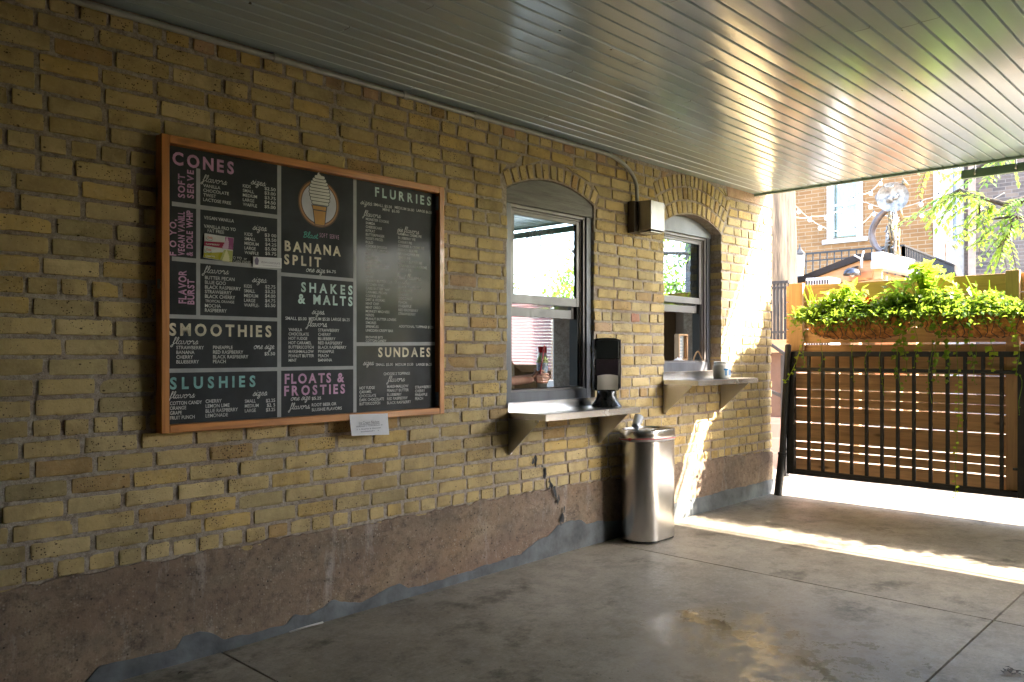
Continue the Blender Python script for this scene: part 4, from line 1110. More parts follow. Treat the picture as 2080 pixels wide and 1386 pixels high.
for cz, w_ in ((2.2, 10), (4.8, 8), (7.2, 4.5)):
    pts = rr(0, cz * e, w_ * e, 4 * e); mb.add([(c.x + a, Y1 - .0008 - .0001 * cz, c.z + b_) for a, b_ in pts], [tuple(range(len(pts)))])
mb.add([(c.x + a * e, Y1 - .0007, c.z + b_ * e) for a, b_ in ((-4.5, 1), (4.5, 1), (3, -6), (-3, -6))], [(0, 1, 2, 3)])
mb.build('cupcake', bpy.data.materials['purple ink'], tg, fixn=False)
# paper notice hanging from the frame
nt_ = thing('paper_notice', 'white paper notice about ice cream nachos taped under the menu frame', 'notice', tuple(PY(750, 862, -.07)))
YN = -BT - .004
mb = MB(); P = [PY(px, py, YN) for px, py in ((710, 842.5), (787.5, 840), (788.5, 883), (713, 885.5))]; n = 8; vs = []; fs = []
for i in range(n + 1):
    for j in range(n + 1):
        u, v = i / n, j / n
        p = (P[0] * (1 - u) + P[1] * u) * (1 - v) + (P[3] * (1 - u) + P[2] * u) * v
        vs.append((p.x, YN - .006 * v * v + .004 * math.sin(u * 5) * v, p.z))
for i in range(n):
    for j in range(n): fs.append((i * (n + 1) + j, i * (n + 1) + j + 1, (i + 1) * (n + 1) + j + 1, (i + 1) * (n + 1) + j))
mb.add(vs, fs); o = mb.build('sheet', m_paper, nt_, smooth=True, fixn=False)
L = Letters()
p = PY(729, 862.5, YN - .008); q = PY(771, 862.5, YN - .008); put(L, 'Ice Cream Nachos:', p.x, p.z, pxh(729, 6), q.x - p.x, y=YN - .0085, bold=0)
for a, b_, y_ in ((722, 777, 868.3), (725, 773, 874), (733, 769, 878.5)): scrawl(L, PY(a, y_, YN - .008), PY(b_, y_, YN - .008), pxh(a, 2.4), YN - .0085)
p = PY(729, 864, YN - .008); q = PY(771, 864, YN - .008); ribbon(L.mb, [(p.x, p.z), (q.x, p.z)], .0018, YN - .0085)
L.mb.build('words', simple('grey ink', (.10, .10, .16), .6), nt_, fixn=False)

# ================================================================== shelves
def shelf(label, x0, x1, zt, dep, brk, bx):
    t = thing('metal_shelf', label, 'shelf', ((x0 + x1) / 2, 0, zt - .25), 'steel shelves under the serving windows')
    mb = MB(); n = 6
    # top with a rolled front edge, end lips and an upstand against the wall
    mb.box((x0, -dep, zt - .003), (x1, -.008, zt)); mb.box((x0, -dep - .002, zt - .038), (x1, -dep + .0005, zt + .0006)); mb.box((x0 - .0015, -dep, zt - .036), (x0 + .0005, -.012, zt + .0004)); mb.box((x1 - .0005, -dep, zt - .036), (x1 + .0015, -.012, zt + .0004))
    mb.build('top', m_shelf, t)
    mb = MB(); mb.box((x0, -.0085, zt - .0), (x1, -.005, zt + .055)); mb.build('upstand', m_shelf, t)
    for x in bx:
        mb = MB(); d2 = dep - .055
        mb.prismx([(-.006, zt - .004), (-d2, zt - .004), (-d2, zt - .045), (-.018, zt - .004 - brk), (-.006, zt - .004 - brk)], x - .0014, x + .0014)
        mb.box((x, -.008, zt - .004 - brk), (x + .03, -.0055, zt - .01)); mb.box((x, -d2, zt - .007), (x + .03, -.01, zt - .004))
        br = mb.build('bracket', m_steel, t)
        mb = MB(); mb.tube([(x + .016, -.011, zt - brk + .015), (x + .016, -.008, zt - brk + .015)], .006, 8); mb.build('screw', m_steel, br)
    return t
shelf('lower steel wall shelf under the left pick-up window, carrying the napkin dispenser', 3.49, 4.42, .897, .305, .25, (3.494, 4.365))
shelf('higher steel wall shelf under the right order window, carrying the tip jar', 5.14, 6.04, 1.05, .305, .25, (5.144, 5.985))

# ================================================================== napkin dispenser
Mz = lambda a: Matrix.Rotation(R(a), 3, 'Z')
t = thing('napkin_dispenser', 'tall black napkin dispenser on a flared foot standing on the lower shelf', 'dispenser', (4.285, -.135, .8975))
c = Vector((4.285, -.135, .8975)); MR = Mz(-43)
def loc(p): return c + MR @ Vector(p)
def shell(poly, y0, y1, name, mat, bev=.004, par=None):
    m_ = MB(); n = len(poly)
    vs = [loc((x, y0, z)) for x, z in poly] + [loc((x, y1, z)) for x, z in poly]
    m_.add(vs, [tuple(range(n)), tuple(range(n, 2 * n))[::-1]] + [(i, i + n, (i + 1) % n + n, (i + 1) % n) for i in range(n)])
    return m_.build(name, mat, par or t, bevel=bev)
mb = MB(); prof = [(.0, 0), (.099, 0), (.101, .006), (.094, .016), (.080, .034), (.069, .055), (.064, .078), (.064, .098), (.061, .1042), (0, .1043)]
mb.lathe([(r * 1.0, z) for r, z in prof], c, 32); mb.v = [(x, y, z) for x, y, z in mb.v]
mb.build('foot', m_plast, t, autos=40)
hw = .083
shell([(-hw, .125), (-hw + .006, .105), (hw - .006, .105), (hw, .125), (hw + .003, .44), (hw * .6, .449), (0, .4515), (-hw * .6, .449), (-hw - .003, .44)], -.02, .075, 'body', m_plast, .008)
shell([(-hw + .008, .315), (hw - .008, .315), (hw - .006, .43), (hw * .55, .437), (0, .439), (-hw * .55, .437), (-hw + .006, .43)], -.030, -.019, 'upper_door', simple('dark dispenser face', (.012, .017, .019), .35, var=.2), .005)
shell([(-hw + .006, .205), (hw - .006, .205), (hw - .007, .313), (-hw + .007, .313)], -.034, -.019, 'lower_door', m_smoke, .006)
m_ = MB(); vs = []; fs = []; N = 10
for i in range(N + 1):
    for j in range(7):
        u = -hw + .014 + (2 * hw - .028) * i / N; v = j / 6
        z = .112 + .10 * v - .012 * (u / hw) ** 2 * v; y = -.030 - .016 * math.sin(v * 2.2) + .004 * math.sin(u * 40) - .006 * (1 - v)
        vs.append(loc((u, y, z)))
for i in range(N):
    for j in range(6): fs.append((i * 7 + j, i * 7 + j + 1, (i + 1) * 7 + j + 1, (i + 1) * 7 + j))
m_.add(vs, fs); m_.build('napkin', simple('napkin paper', (.62, .58, .52), .8, var=.06), t, smooth=True, fixn=False)
for s_ in (-1, 1):
    m_ = MB(); m_.tube([loc((s_ * (hw + .002), -.024, .12)), loc((s_ * (hw + .004), -.026, .28)), loc((s_ * (hw + .004), -.02, .44))], .005, 8); m_.build('side_trim', simple('grey plastic edge', (.10, .09, .11), .3), t, smooth=True)

# ================================================================== trash bin
bx, by = 4.69, -.178; bz = floor_z(bx)
t = thing('trash_bin', 'tall brushed steel trash bin standing on the concrete against the brick wall', 'bin', (bx, by, bz))
def rrect(w_, d_, r, n=8):
    out = []
    for sx, sy, a0 in ((1, -1, -90), (1, 1, 0), (-1, 1, 90), (-1, -1, 180)):
        for k in range(n + 1):
            a = R(a0 + 90 * k / n); out.append((sx * (w_ / 2 - r) + r * math.cos(a), sy * (d_ / 2 - r) + r * math.sin(a)))
    return out
def loft(levels, name, mat, par, cap=True, autos=50, M=None):
    m_ = MB(); n = len(levels[0][0]); vs = []; fs = []
    for pl, z in levels: vs += [(bx + x, by + y, bz + z) for x, y in pl]
    for i in range(len(levels) - 1):
        for k in range(n): fs.append((i * n + k, i * n + (k + 1) % n, (i + 1) * n + (k + 1) % n, (i + 1) * n + k))
    if cap: fs += [tuple(range(n))[::-1], tuple((len(levels) - 1) * n + k for k in range(n))]
    m_.add(vs, fs); return m_.build(name, mat, par, autos=autos)
W_, D_, R_ = .42, .29, .14
loft([(rrect(W_ - .004, D_ - .004, R_), .006), (rrect(W_ - .004, D_ - .004, R_), .016)], 'base', m_plast, t)
loft([(rrect(W_, D_, R_, 12), .0165)] + [(rrect(W_, D_, R_, 12), .0165 + .66 * k / 4) for k in range(1, 5)] , 'body', m_bin, t)
loft([(rrect(W_ + .006, D_ + .006, R_), .695), (rrect(W_ + .008, D_ + .008, R_), .70), (rrect(W_ + .008, D_ + .008, R_), .745), (rrect(W_ + .002, D_ + .002, R_), .752), (rrect(W_ - .02, D_ - .02, R_ - .01), .753), (rrect(W_ - .03, D_ - .03, R_ - .014), .742)], 'lid', m_bin, t)
loft([(rrect(W_ - .03, D_ - .03, R_ - .014), .7425), (rrect(W_ - .03, D_ - .03, R_ - .014), .744)], 'lid_well', m_plast, t)
loft([(rrect(W_ + .004, D_ + .004, R_), .680), (rrect(W_ + .006, D_ + .006, R_), .684), (rrect(W_ + .004, D_ + .004, R_), .693)], 'liner_edge', simple('bag liner edge', (.66, .62, .64), .4), t)
pts = [(bx + x * 1.02, by + y * 1.02, bz + .693 - .006 * math.sin(i * .35)) for i, (x, y) in enumerate(rrect(W_ + .004, D_ + .004, R_, 8))]
mb = MB(); mb.tube(pts + pts[:1], .0032, 6); mb.lathe([(0, -.012), (.010, -.006), (.012, 0), (.009, .007), (0, .011)], pts[27], 10); mb.build('tie', simple('pink tie', (.55, .10, .12), .5), t, smooth=True)
# crumpled cup left on the lid
t2 = thing('crushed_cup', 'crumpled clear plastic cup lying on top of the steel trash bin', 'cup', (bx - .07, by + .04, bz + .744))
mb = MB(); Mx = Vector((.75, .25, .55)).to_track_quat('Z', 'Y').to_matrix()
prof = [(0, 0), (.024, 0), (.025, .004), (.028, .03), (.031, .06), (.034, .095), (.036, .097), (.032, .093), (.022, .006), (0, .005)]
mb.lathe(prof, (bx - .10, by + .03, bz + .768), 16, Mx)
mb.v = [(x + .009 * nz(x * 45, z * 45, 1), y + .006 * nz(x * 40, z * 50, 5), z + .007 * nz(x * 40, y * 45, 2)) for x, y, z in mb.v]
mb.build('cup', simple('cloudy plastic', (.50, .54, .60), .2, coat=.3), t2, autos=35)
mb = MB(); mb.box((bx - .10, by - .05, bz + .7445), (bx + .06, by + .06, bz + .749), Mz(20)); mb.build('lid', bpy.data.materials['cloudy plastic'], t2, bevel=.002)

# ================================================================== things at the order window
zs2 = 1.188
t = thing('framed_price_sign', 'small wooden box frame with a blue print standing in the right order window', 'sign', (5.42, .18, zs2))
p0, p1 = PY(1379, 735, .19), PY(1404, 735, .19); h_ = (PY(1380, 681, .19) - PY(1380, 735, .19)).z
m_ply = woodmat('pale plywood', (.50, .30, .15), (.36, .20, .09), 'z', .6, False, .05)
c = Vector((p0.x, .19, zs2)); fwid = .105; dp = .05; MRs = Mz(-12)
def pl(x, y, z): return c + MRs @ Vector((x, y, z))
def fbox(a, b_, name, mat):
    m_ = MB(); m_.box(a, b_); m_.v = [tuple(pl(*v)) for v in m_.v]; return m_.build(name, mat, t, bevel=.0015)
fbox((0, 0, 0), (.012, dp, h_), 'side', m_ply); fbox((fwid - .012, 0, 0), (fwid, dp, h_), 'side', m_ply); fbox((.0122, 0, h_ - .014), (fwid - .0122, dp, h_ - .0005), 'rail', m_ply); fbox((.0122, 0, .0005), (fwid - .0122, dp, .014), 'rail', m_ply)
fbox((.0125, dp - .02, .0145), (fwid - .0125, dp - .012, h_ - .0145), 'print', simple('print paper', (.70, .74, .78), .6, var=.03))
m_ = MB()
for k in range(7):
    zc = .03 + (h_ - .06) * k / 6; hw_ = .020 * math.sin(.5 + 2.2 * k / 6)
    n = 7; pts = [(-hw_ + 2 * hw_ * i / n, zc + .006 * math.sin(i * 2.1 + k)) for i in range(n + 1)]
    mm = MB(); ribbon(mm, pts, .0035, 0)
    m_.add([pl(fwid / 2 + x, dp - .0215, z) for x, y, z in mm.v], mm.f)
m_.build('print_marks', simple('blue ink', (.10, .22, .36), .6), t, fixn=False)
t = thing('menu_tent', 'small folded wooden tent card on the sill of the right order window', 'tent card', (5.845, .118, 1.1785))
m_ = MB(); c = Vector((5.845, .118, 1.1785)); MRs = Mz(-52)
pr = [(-.048, 0), (-.040, .035), (-.022, .075), (-.006, .088), (.004, .086), (.05, .0), (.044, .0), (.0, .078), (-.014, .07), (-.032, .033), (-.040, 0)]
m_.v = []; n = len(pr)
vs = [pl(x * .9, -.012, z) for x, z in pr] + [pl(x * .9, .028, z) for x, z in pr]
m_.add(vs, [tuple(range(n)), tuple(range(n, 2 * n))[::-1]] + [(i, i + n, (i + 1) % n + n, (i + 1) % n) for i in range(n)])
m_.build('card', m_ply, t)
# tip jar
q = PY(1466, 762, -.13)
c = Vector((q.x, -.13, 1.0505))
t = thing('tip_jar', 'white tip jar with blue letters at the right end of the higher shelf', 'jar', c)
mb = MB(); mb.lathe([(0, 0), (.059, 0), (.066, .006), (.068, .03), (.068, .095), (.062, .112), (.057, .117), (.057, .126), (.053, .126), (.053, .012), (0, .01)], c, 32)
mb.build('jar', simple('milky jar', (.72, .70, .65), .25, var=.05, coat=.4), t, autos=40)
mb = MB(); mb.lathe([(.0575, .116), (.061, .118), (.061, .131), (.055, .133), (.030, .133)], c, 32); mb.build('rim', simple('jar rim', (.7, .7, .68), .3), t, autos=40)
def on_cyl(mb, pts, r, a0, w_, zc):
    mm = MB(); ribbon(mm, pts, w_, 0)
    mb.add([(c.x + r * math.cos(a0 + x / r), c.y + r * math.sin(a0 + x / r), c.z + zc + z) for x, y, z in mm.v], mm.f)
mb = MB(); r = .0692; aT = math.atan2(CAM.y - c.y, CAM.x - c.x)
def seg(a, b_, n=8): return [(a[0] + (b_[0] - a[0]) * i / n, a[1] + (b_[1] - a[1]) * i / n) for i in range(n + 1)]
o1 = .034
on_cyl(mb, seg((o1 - .018, .04), (o1 + .018, .04)), r, aT, .014, .03); on_cyl(mb, seg((o1, .04), (o1, -.008), 3), r, aT, .014, .03)
on_cyl(mb, seg((o1 + .034, .04), (o1 + .034, -.008), 3), r, aT, .012, .03)
for st_ in ([(o1 + .052, -.008), (o1 + .052, .04)], arc(o1 + .052, .027, .018, .013, 90, -90)): on_cyl(mb, st_, r, aT, .011, .03)
on_cyl(mb, arc(o1 + .094, .028, .012, .012, 30, 270) + arc(o1 + .094, .004, .012, .012, 90, -150), r, aT, .011, .03)
mb.build('letters', simple('blue lettering', (.01, .17, .42), .5), t, fixn=False)
# napkin scrap on the sill
q = PY(1380, 737, .12)
mb = MB(); vs = []; fs = []
for i in range(9):
    for j in range(6):
        u, v = i / 8 - .5, j / 5 - .5
        vs.append((q.x + u * .13, .13 + v * .05, zs2 + .002 + .022 * max(0, 1 - (u * u * 5 + v * v * 4)) * (1 + .8 * nz(u * 6, v * 6, 3)) + .003 * abs(nz(u * 9, v * 9, 1))))
for i in range(8):
    for j in range(5): fs.append((i * 6 + j, (i + 1) * 6 + j, (i + 1) * 6 + j + 1, i * 6 + j + 1))
mb.add(vs, fs); tag(mb.build('paper_napkin', m_paper, smooth=True, fixn=False), 'crumpled white napkin lying on the sill of the right order window', 'napkin')

# ================================================================== hands, cup and clutter at the pick-up window
CUP = Vector((3.955, .135, 1.062))
t = thing('paper_cup', 'patterned blue paper cup with a green lid held out at the left pick-up window', 'cup', CUP)
mb = MB(); mb.lathe([(0, 0), (.028, 0), (.030, .002), (.038, .125), (.039, .128), (.036, .128), (0, .126)], CUP, 28)
m, tt, b_ = newmat('cup print'); v = coords(tt, (1, 1, 1)); wv = nd(tt, 'ShaderNodeTexNoise', Scale=17.0, Detail=2.0, Distortion=1.5); tt.links.new(v, wv.inputs['Vector'])
tt.links.new(ramp(tt, wv.outputs['Fac'], [(.40, (.16, .27, .48)), (.48, (.30, .42, .60)), (.55, (.66, .68, .60)), (.60, (.22, .36, .55))]), b_.inputs['Base Color']); b_.inputs['Roughness'].default_value = .35
mb.build('cup', m, t, autos=40)
mb = MB(); mb.lathe([(.0395, .124), (.041, .127), (.041, .135), (.036, .138), (.033, .155), (.022, .168), (.0, .172)], CUP, 28); mb.build('lid', simple('lime lid', (.42, .52, .22), .25, coat=.3), t, autos=50)
s0, s1 = PY(1097, 760, .085), PY(1106, 702, .10)
mb = MB(); mb.tube([s0, s1], .0052, 10); tag(mb.build('drinking_straw', simple('red straw', (.60, .10, .12), .35), smooth=True), 'red straw held beside the patterned cup at the pick-up window', 'straw')
# condiment bottle behind
q = PY(1103, 760, .42); bz_ = .902
t = thing('sauce_bottle', 'white squeeze bottle with a red cap on the counter behind the held cup', 'bottle', (q.x, .70, bz_))
q = PY(1101, 740, .70); zc_ = PY(1101, 717, .70).z; zt_ = PY(1101, 704, .70).z
mb = MB(); mb.lathe([(0, 0), (.036, 0), (.038, .01), (.038, zc_ - bz_ - .03), (.03, zc_ - bz_), (0, zc_ - bz_)], (q.x, .70, bz_), 20); mb.build('bottle', simple('cream bottle', (.6, .58, .5), .35), t, autos=40)
mb = MB(); mb.lathe([(.036, zc_ - bz_ + .0005), (.036, zt_ - bz_ - .005), (.032, zt_ - bz_), (0, zt_ - bz_)], (q.x, .70, bz_), 20); mb.build('cap', simple('red cap', (.5, .02, .025), .35), t, autos=40)
# cardboard box
a, b2 = PY(1050, 768, .85), PY(1093, 738, .85)
t = thing('cardboard_box', 'open brown cardboard box on the counter deep inside the left pick-up window', 'box', ((a.x + b2.x) / 2, .9, .902))
m_card = simple('cardboard', (.40, .27, .14), .8, var=.15, vs=9)
mb = MB(); x0, x1, y0, y1, z0, z1 = a.x - .06, b2.x, .82, 1.10, .902, PY(1070, 742, .85).z
for bb in (((x0, y0, z0), (x1, y0 + .005, z1)), ((x0, y1 - .005, z0), (x1, y1, z1)), ((x0, y0 + .005, z0), (x0 + .005, y1 - .005, z1)), ((x1 - .005, y0 + .005, z0), (x1, y1 - .005, z1)), ((x0 + .005, y0 + .005, z0), (x1 - .005, y1 - .005, z0 + .004))): mb.box(*bb)
mb.build('carton', m_card, t)
mb = MB(); mb.add([(x0, y0, z1), (x1, y0, z1), (x1 + .01, y0 - .07, z1 - .05), (x0 + .01, y0 - .07, z1 - .05)], [(0, 1, 2, 3)]); mb.add([(x0, y1, z1), (x1, y1, z1), (x1, y1 + .06, z1 + .05), (x0, y1 + .06, z1 + .05)], [(0, 1, 2, 3)]); mb.build('flap', m_card, t, fixn=False)
mb = MB(); mb.box((x0 + .10, y0 - .001, z1 - .045), (x1 - .015, y0 - .0002, z1 - .02)); mb.build('sticker', m_paper, t)

# ---- the server: one skinned body, arms reaching to the window
def skin(name, verts, edges, radii, mat, parent=None, sub=2, root=0):
    me = bpy.data.meshes.new(name); g = org(parent)
    me.from_pydata([tuple(Vector(v) - g) for v in verts], edges, []); me.materials.append(mat)
    o = bpy.data.objects.new(name, me); COL.objects.link(o)
    sk = o.modifiers.new('skin', 'SKIN'); sk.use_smooth_shade = True
    for i, r in enumerate(radii):
        s_ = me.skin_vertices[0].data[i]; s_.radius = (r, r) if not isinstance(r, tuple) else r; s_.use_root = (i == root)
    if sub: sb = o.modifiers.new('sub', 'SUBSURF'); sb.levels = sub; sb.render_levels = sub
    dg = bpy.context.evaluated_depsgraph_get(); m2 = bpy.data.meshes.new_from_object(o.evaluated_get(dg))
    o.modifiers.clear(); o.data = m2; bpy.data.meshes.remove(me); m2.name = name
    m2.polygons.foreach_set('use_smooth', [True] * len(m2.polygons))
    if parent: o.parent = parent; reg(o, g)
    else: reg(o, (0, 0, 0))
    return o
def chains(*cs):
    vs, es, rs = [], [], []; idx = {}
    for ch in cs:
        prev = None
        for p, r in ch:
            k = tuple(round(a, 4) for a in p)
            if k not in idx: idx[k] = len(vs); vs.append(Vector(p)); rs.append(r)
            i = idx[k]
            if prev is not None and prev != i: es.append((prev, i))
            prev = i
    return vs, es, rs
m_skin, tt, b_ = newmat('skin'); v = coords(tt)
tt.links.new(ramp(tt, noi(tt, v, 30, 4), [(.3, (.50, .26, .19)), (.7, (.60, .35, .26))]), b_.inputs['Base Color']); b_.inputs['Roughness'].default_value = .5
b_.inputs['Subsurface Weight'].default_value = .15; b_.inputs['Subsurface Radius'].default_value = (.01, .004, .002); b_.inputs['Subsurface Scale'].default_value = .3
PX0, PY0 = 3.50, .60
pel = (PX0, PY0, .95); che = (PX0 + .02, PY0 - .02, 1.28); nk = (PX0 + .03, PY0 - .03, 1.46)
shR = (PX0 + .17, PY0 - .14, 1.38); shL = (PX0 - .13, PY0 + .10, 1.38)
el1 = (3.50, .27, 1.06); wr1 = (3.80, .165, 1.075)         # arm nearest the glass
el2 = (3.78, .47, 1.04); wr2 = (3.995, .245, 1.085)
pm1 = (3.865, .125, 1.083); pm2 = (4.00, .195, 1.095)
body = chains([(pel, (.15, .11)), (che, (.15, .11)), (nk, .052)], [(nk, .052), ((PX0 + .04, PY0 - .05, 1.53), .05), ((PX0 + .045, PY0 - .06, 1.62), .085), ((PX0 + .045, PY0 - .06, 1.69), .07)],
              [(che, (.15, .11)), (shR, .06), (el1, .042), (wr1, .027), (pm1, (.028, .022))], [(che, (.15, .11)), (shL, .06), (el2, .042), (wr2, .027), (pm2, (.026, .022))],
              [(pel, (.15, .11)), ((PX0 + .09, PY0, .86), .085), ((PX0 + .10, PY0 - .01, .50), .058), ((PX0 + .10, PY0 + .02, .10), .038), ((PX0 + .12, PY0 - .12, .05), .032)],
              [(pel, (.15, .11)), ((PX0 - .09, PY0, .86), .085), ((PX0 - .10, PY0 - .01, .50), .058), ((PX0 - .10, PY0 + .02, .10), .038), ((PX0 - .08, PY0 - .12, .05), .032)])
# fingers of the near hand wrap the front of the cup, thumb up along the straw
def finger(root, kn, mid, tip, r=.0092):
    return [(root, r * 1.25), (kn, r * 1.1), (mid, r), (tip, r * .82)]
fx = []
for k, (z, ext) in enumerate(((1.112, .0), (1.094, .008), (1.076, .006), (1.060, -.004))):
    fx.append(finger((3.862, .118 - .002 * k, 1.083 + (z - 1.083) * .6), (3.897, .088, z + .002), (3.932 + ext * .5, .081 + .002 * k, z + .001), (3.965 + ext, .088 + .002 * k, z - .002)))
thumb = [((3.845, .130, 1.095), .012), ((3.872, .112, 1.122), .0112), ((3.898, .094, 1.136), .0098), ((3.916, .088, 1.132), .008)]
fy = []
for k, (z, ext) in enumerate(((1.135, .0), (1.116, .006), (1.098, .004), (1.082, -.003))):
    fy.append(finger((4.000, .190, 1.095 + (z - 1.095) * .6), (4.012, .158, z), (4.010 + ext * .4, .122, z - .001), (3.996 + ext, .097, z - .003), .0088))
thumb2 = [((3.985, .205, 1.108), .012), ((3.962, .196, 1.132), .0108), ((3.940, .186, 1.15), .009)]
person = thing('person', 'server inside the left pick-up window reaching out with both hands to hold a cup', 'person', (PX0, PY0, .02))
o = skin('body', *body, m_skin, person)
hands = []
for ch in fx + [thumb] + fy + [thumb2]:
    h = skin('finger', *chains(ch), m_skin, None, 2); hands.append(h)
# join the fingers into the body so that the figure stays one continuous mesh
bm = bmesh.new(); bm.from_mesh(o.data)
for h in hands:
    k0 = len(bm.verts); tmp = h.data.copy(); g = org(o)
    for v_ in tmp.vertices: v_.co = v_.co - g
    bm.from_mesh(tmp); bpy.data.meshes.remove(tmp)
bm.to_mesh(o.data); bm.free()
for h in hands: me = h.data; bpy.data.objects.remove(h); bpy.data.meshes.remove(me)
rm = o.modifiers.new('remesh', 'REMESH'); rm.mode = 'VOXEL'; rm.voxel_size = .0035; rm.use_smooth_shade = True
sm = o.modifiers.new('smooth', 'SMOOTH'); sm.factor = .5; sm.iterations = 2
m_shirt = simple('navy cotton', (.03, .045, .09), .85, var=.2, vs=9)
sh = chains([((PX0, PY0, .88), (.165, .125)), ((che[0], che[1], che[2]), (.17, .125)), ((nk[0], nk[1], 1.42), (.09, .08))], [(che, (.17, .125)), (shR, .075), (tuple((Vector(shR) + (Vector(el1) - Vector(shR)) * .6)), .062)], [(che, (.17, .125)), (shL, .075), (tuple((Vector(shL) + (Vector(el2) - Vector(shL)) * .45)), .062)])
skin('tshirt', *sh, m_shirt, person)
tr_ = chains([((PX0, PY0, .97), (.165, .12)), ((PX0 + .09, PY0, .84), .10), ((PX0 + .10, PY0 - .01, .50), .075), ((PX0 + .10, PY0 + .02, .12), .06)], [((PX0, PY0, .97), (.165, .12)), ((PX0 - .09, PY0, .84), .10), ((PX0 - .10, PY0 - .01, .50), .075), ((PX0 - .10, PY0 + .02, .12), .06)])
skin('trousers', *tr_, simple('dark trousers', (.03, .03, .035), .9), person)
mb = MB(); mb.lathe([(0, .11), (.05, .105), (.085, .06), (.098, 0), (.094, -.05), (.07, -.09)], (PX0 + .045, PY0 - .03, 1.655), 18); mb.build('hair', simple('brown hair', (.05, .03, .02), .6), person, smooth=True)

# ================================================================== bits on the floor
a, b2 = PF(588, 1288), PF(656, 1268)
mb = MB(); mb.tube([a + Vector((0, 0, .009)), (a * .5 + b2 * .5) + Vector((.004, .006, .0085)), b2 + Vector((0, 0, .009))], [.0046, .004, .0046], 8)
tag(mb.build('plastic_spoon', m_white, smooth=True), 'white plastic stick lying on the floor beside the wall base', 'stick')
for px, py, sx, lab in ((366, 1373 - 4, 1.0, 'small dark dead leaf on the concrete near the left floor joint'), (2062, 1371, 2.2, 'dark damp clump of leaves at the lower right of the floor')):
    p = PF(px, min(py, 1380)); mb = MB(); vs = []; fs = []
    for k in range(1 if sx < 2 else 14):
        a = rng.uniform(0, 6.28); r0 = 0 if sx < 2 else rng.uniform(0, .05)
        cx_, cy_ = p.x + r0 * math.cos(a * 3), p.y + r0 * math.sin(a * 3); l_ = .018 if sx < 2 else rng.uniform(.012, .025); d = Vector((math.cos(a), math.sin(a), 0)); s_ = Vector((-d.y, d.x, 0))
        z = p.z + .004 + k * .0006; cc = Vector((cx_, cy_, z))
        mb.add([cc - d * l_, cc + s_ * l_ * .35 + Vector((0, 0, .004)), cc + d * l_ + Vector((0, 0, .002)), cc - s_ * l_ * .35 + Vector((0, 0, .003))], [(0, 1, 2, 3)])
    tag(mb.build('dead_leaf' if sx < 2 else 'leaf_clump', simple('dead leaf brown', (.04, .032, .02), .7), fixn=False), lab, 'leaf' if sx < 2 else 'leaf litter')

# ================================================================== iron gate
GX = 6.86
Yg = lambda px: PX(px, 717, GX).y
gy0, gy1 = Yg(1607), -1.955
gate = thing('iron_gate', 'black iron bar gate across the passage, nearest the shop wall', 'gate', (GX, gy0, .19), 'iron gate leaves')
def gbar(a, b_, w_, h_, name, mat=m_black, par=gate):
    m_ = MB(); m_.bar(a, b_, w_, h_, (1, 0, 0)); return m_.build(name, mat, par, bevel=.003)
gbar((GX, gy0 - .002, .19), (GX, gy0 - .002, 1.262), .068, .05, 'stile'); gbar((GX, gy1, .19), (GX, gy1, 1.262), .05, .05, 'stile')
gbar((GX, gy0 - .037, 1.24), (GX, gy1 + .026, 1.24), .042, .048, 'rail'); gbar((GX, gy0 - .037, 1.108), (GX, gy1 + .026, 1.108), .028, .034, 'rail'); gbar((GX, gy0 - .037, .213), (GX, gy1 + .026, .213), .046, .048, 'rail')
b0, b1 = Yg(1643), Yg(2034.7)
for k in range(13):
    y = b0 + (b1 - b0) * k / 12
    m_ = MB(); m_.box((GX - .0125, y - .0125, .236), (GX + .0125, y + .0125, 1.219)); m_.build('bar', m_black, gate, bevel=.002)
gbar((GX - .005, gy0 + .034, .40), (GX - .02, gy0 + .10, .40), .018, .018, 'latch_rod')
dup(gate, (GX, gy0 - 1.80, .19), 'black iron bar gate leaf further right, beyond the wooden post', 'iron gate leaves')
# leaning black pole at the wall corner
p0, p1, p2 = PX(1580, 1001, 6.80), PX(1589, 924, 6.80), PX(1601, 702, 6.80)
t = thing('gate_pole', 'black iron pole leaning beside the brick corner at the gate latch', 'pole', (p0.x, p0.y, 0))
m_ = MB(); m_.tube([(p0.x, p0.y, .0), p1], .034, 16); m_.tube([p1, p1 + (p2 - p1).normalized() * .02], [.038, .038], 16); m_.build('sleeve', m_black, t, autos=50)
m_ = MB(); m_.tube([p1, p2, p2 + Vector((0, 0, .012))], [.027, .027, .015], 16); m_.build('pole', m_black, t, autos=50)
# ================================================================== wooden fence on the gate
FX = 6.95
fence = thing('wooden_fence', 'weathered cedar board fence with uneven gaps standing right behind the iron gate', 'fence', (FX, -1.5, .2))
edges = [(1.84, 1.71), (1.695, 1.605), (1.59, 1.465), (1.45, 1.335), (1.315, 1.085), (1.068, .937), (.925, .862), (.850, .793), (.780, .650), (.635, .480), (.466, .412), (.398, .336), (.320, .205)]
for zt, zb in edges:
    m_ = MB(); y = -.118; n = 12; ya, yb = -.118, -5.2
    zt += .0025; zb -= .0025
    vs = []; fs = []
    for i in range(n + 1):
        yy = ya + (yb - ya) * i / n; s_ = .006 * nz(yy * .8, zt * 9, 1); q = .004 * nz(yy * .9, zt * 5, 8)
        for x, z in ((FX - .012, zb + s_), (FX + .012, zb + s_), (FX + .012, zt + q), (FX - .012, zt + q)): vs.append((x + .004 * nz(yy, zt, 3), yy, z))
    for i in range(n):
        for k in range(4): fs.append((i * 4 + k, i * 4 + (k + 1) % 4, (i + 1) * 4 + (k + 1) % 4, (i + 1) * 4 + k))
    fs += [(0, 3, 2, 1), (n * 4, n * 4 + 1, n * 4 + 2, n * 4 + 3)]
    m_.add(vs, fs); m_.build('board', m_fence, fence, bevel=.003)
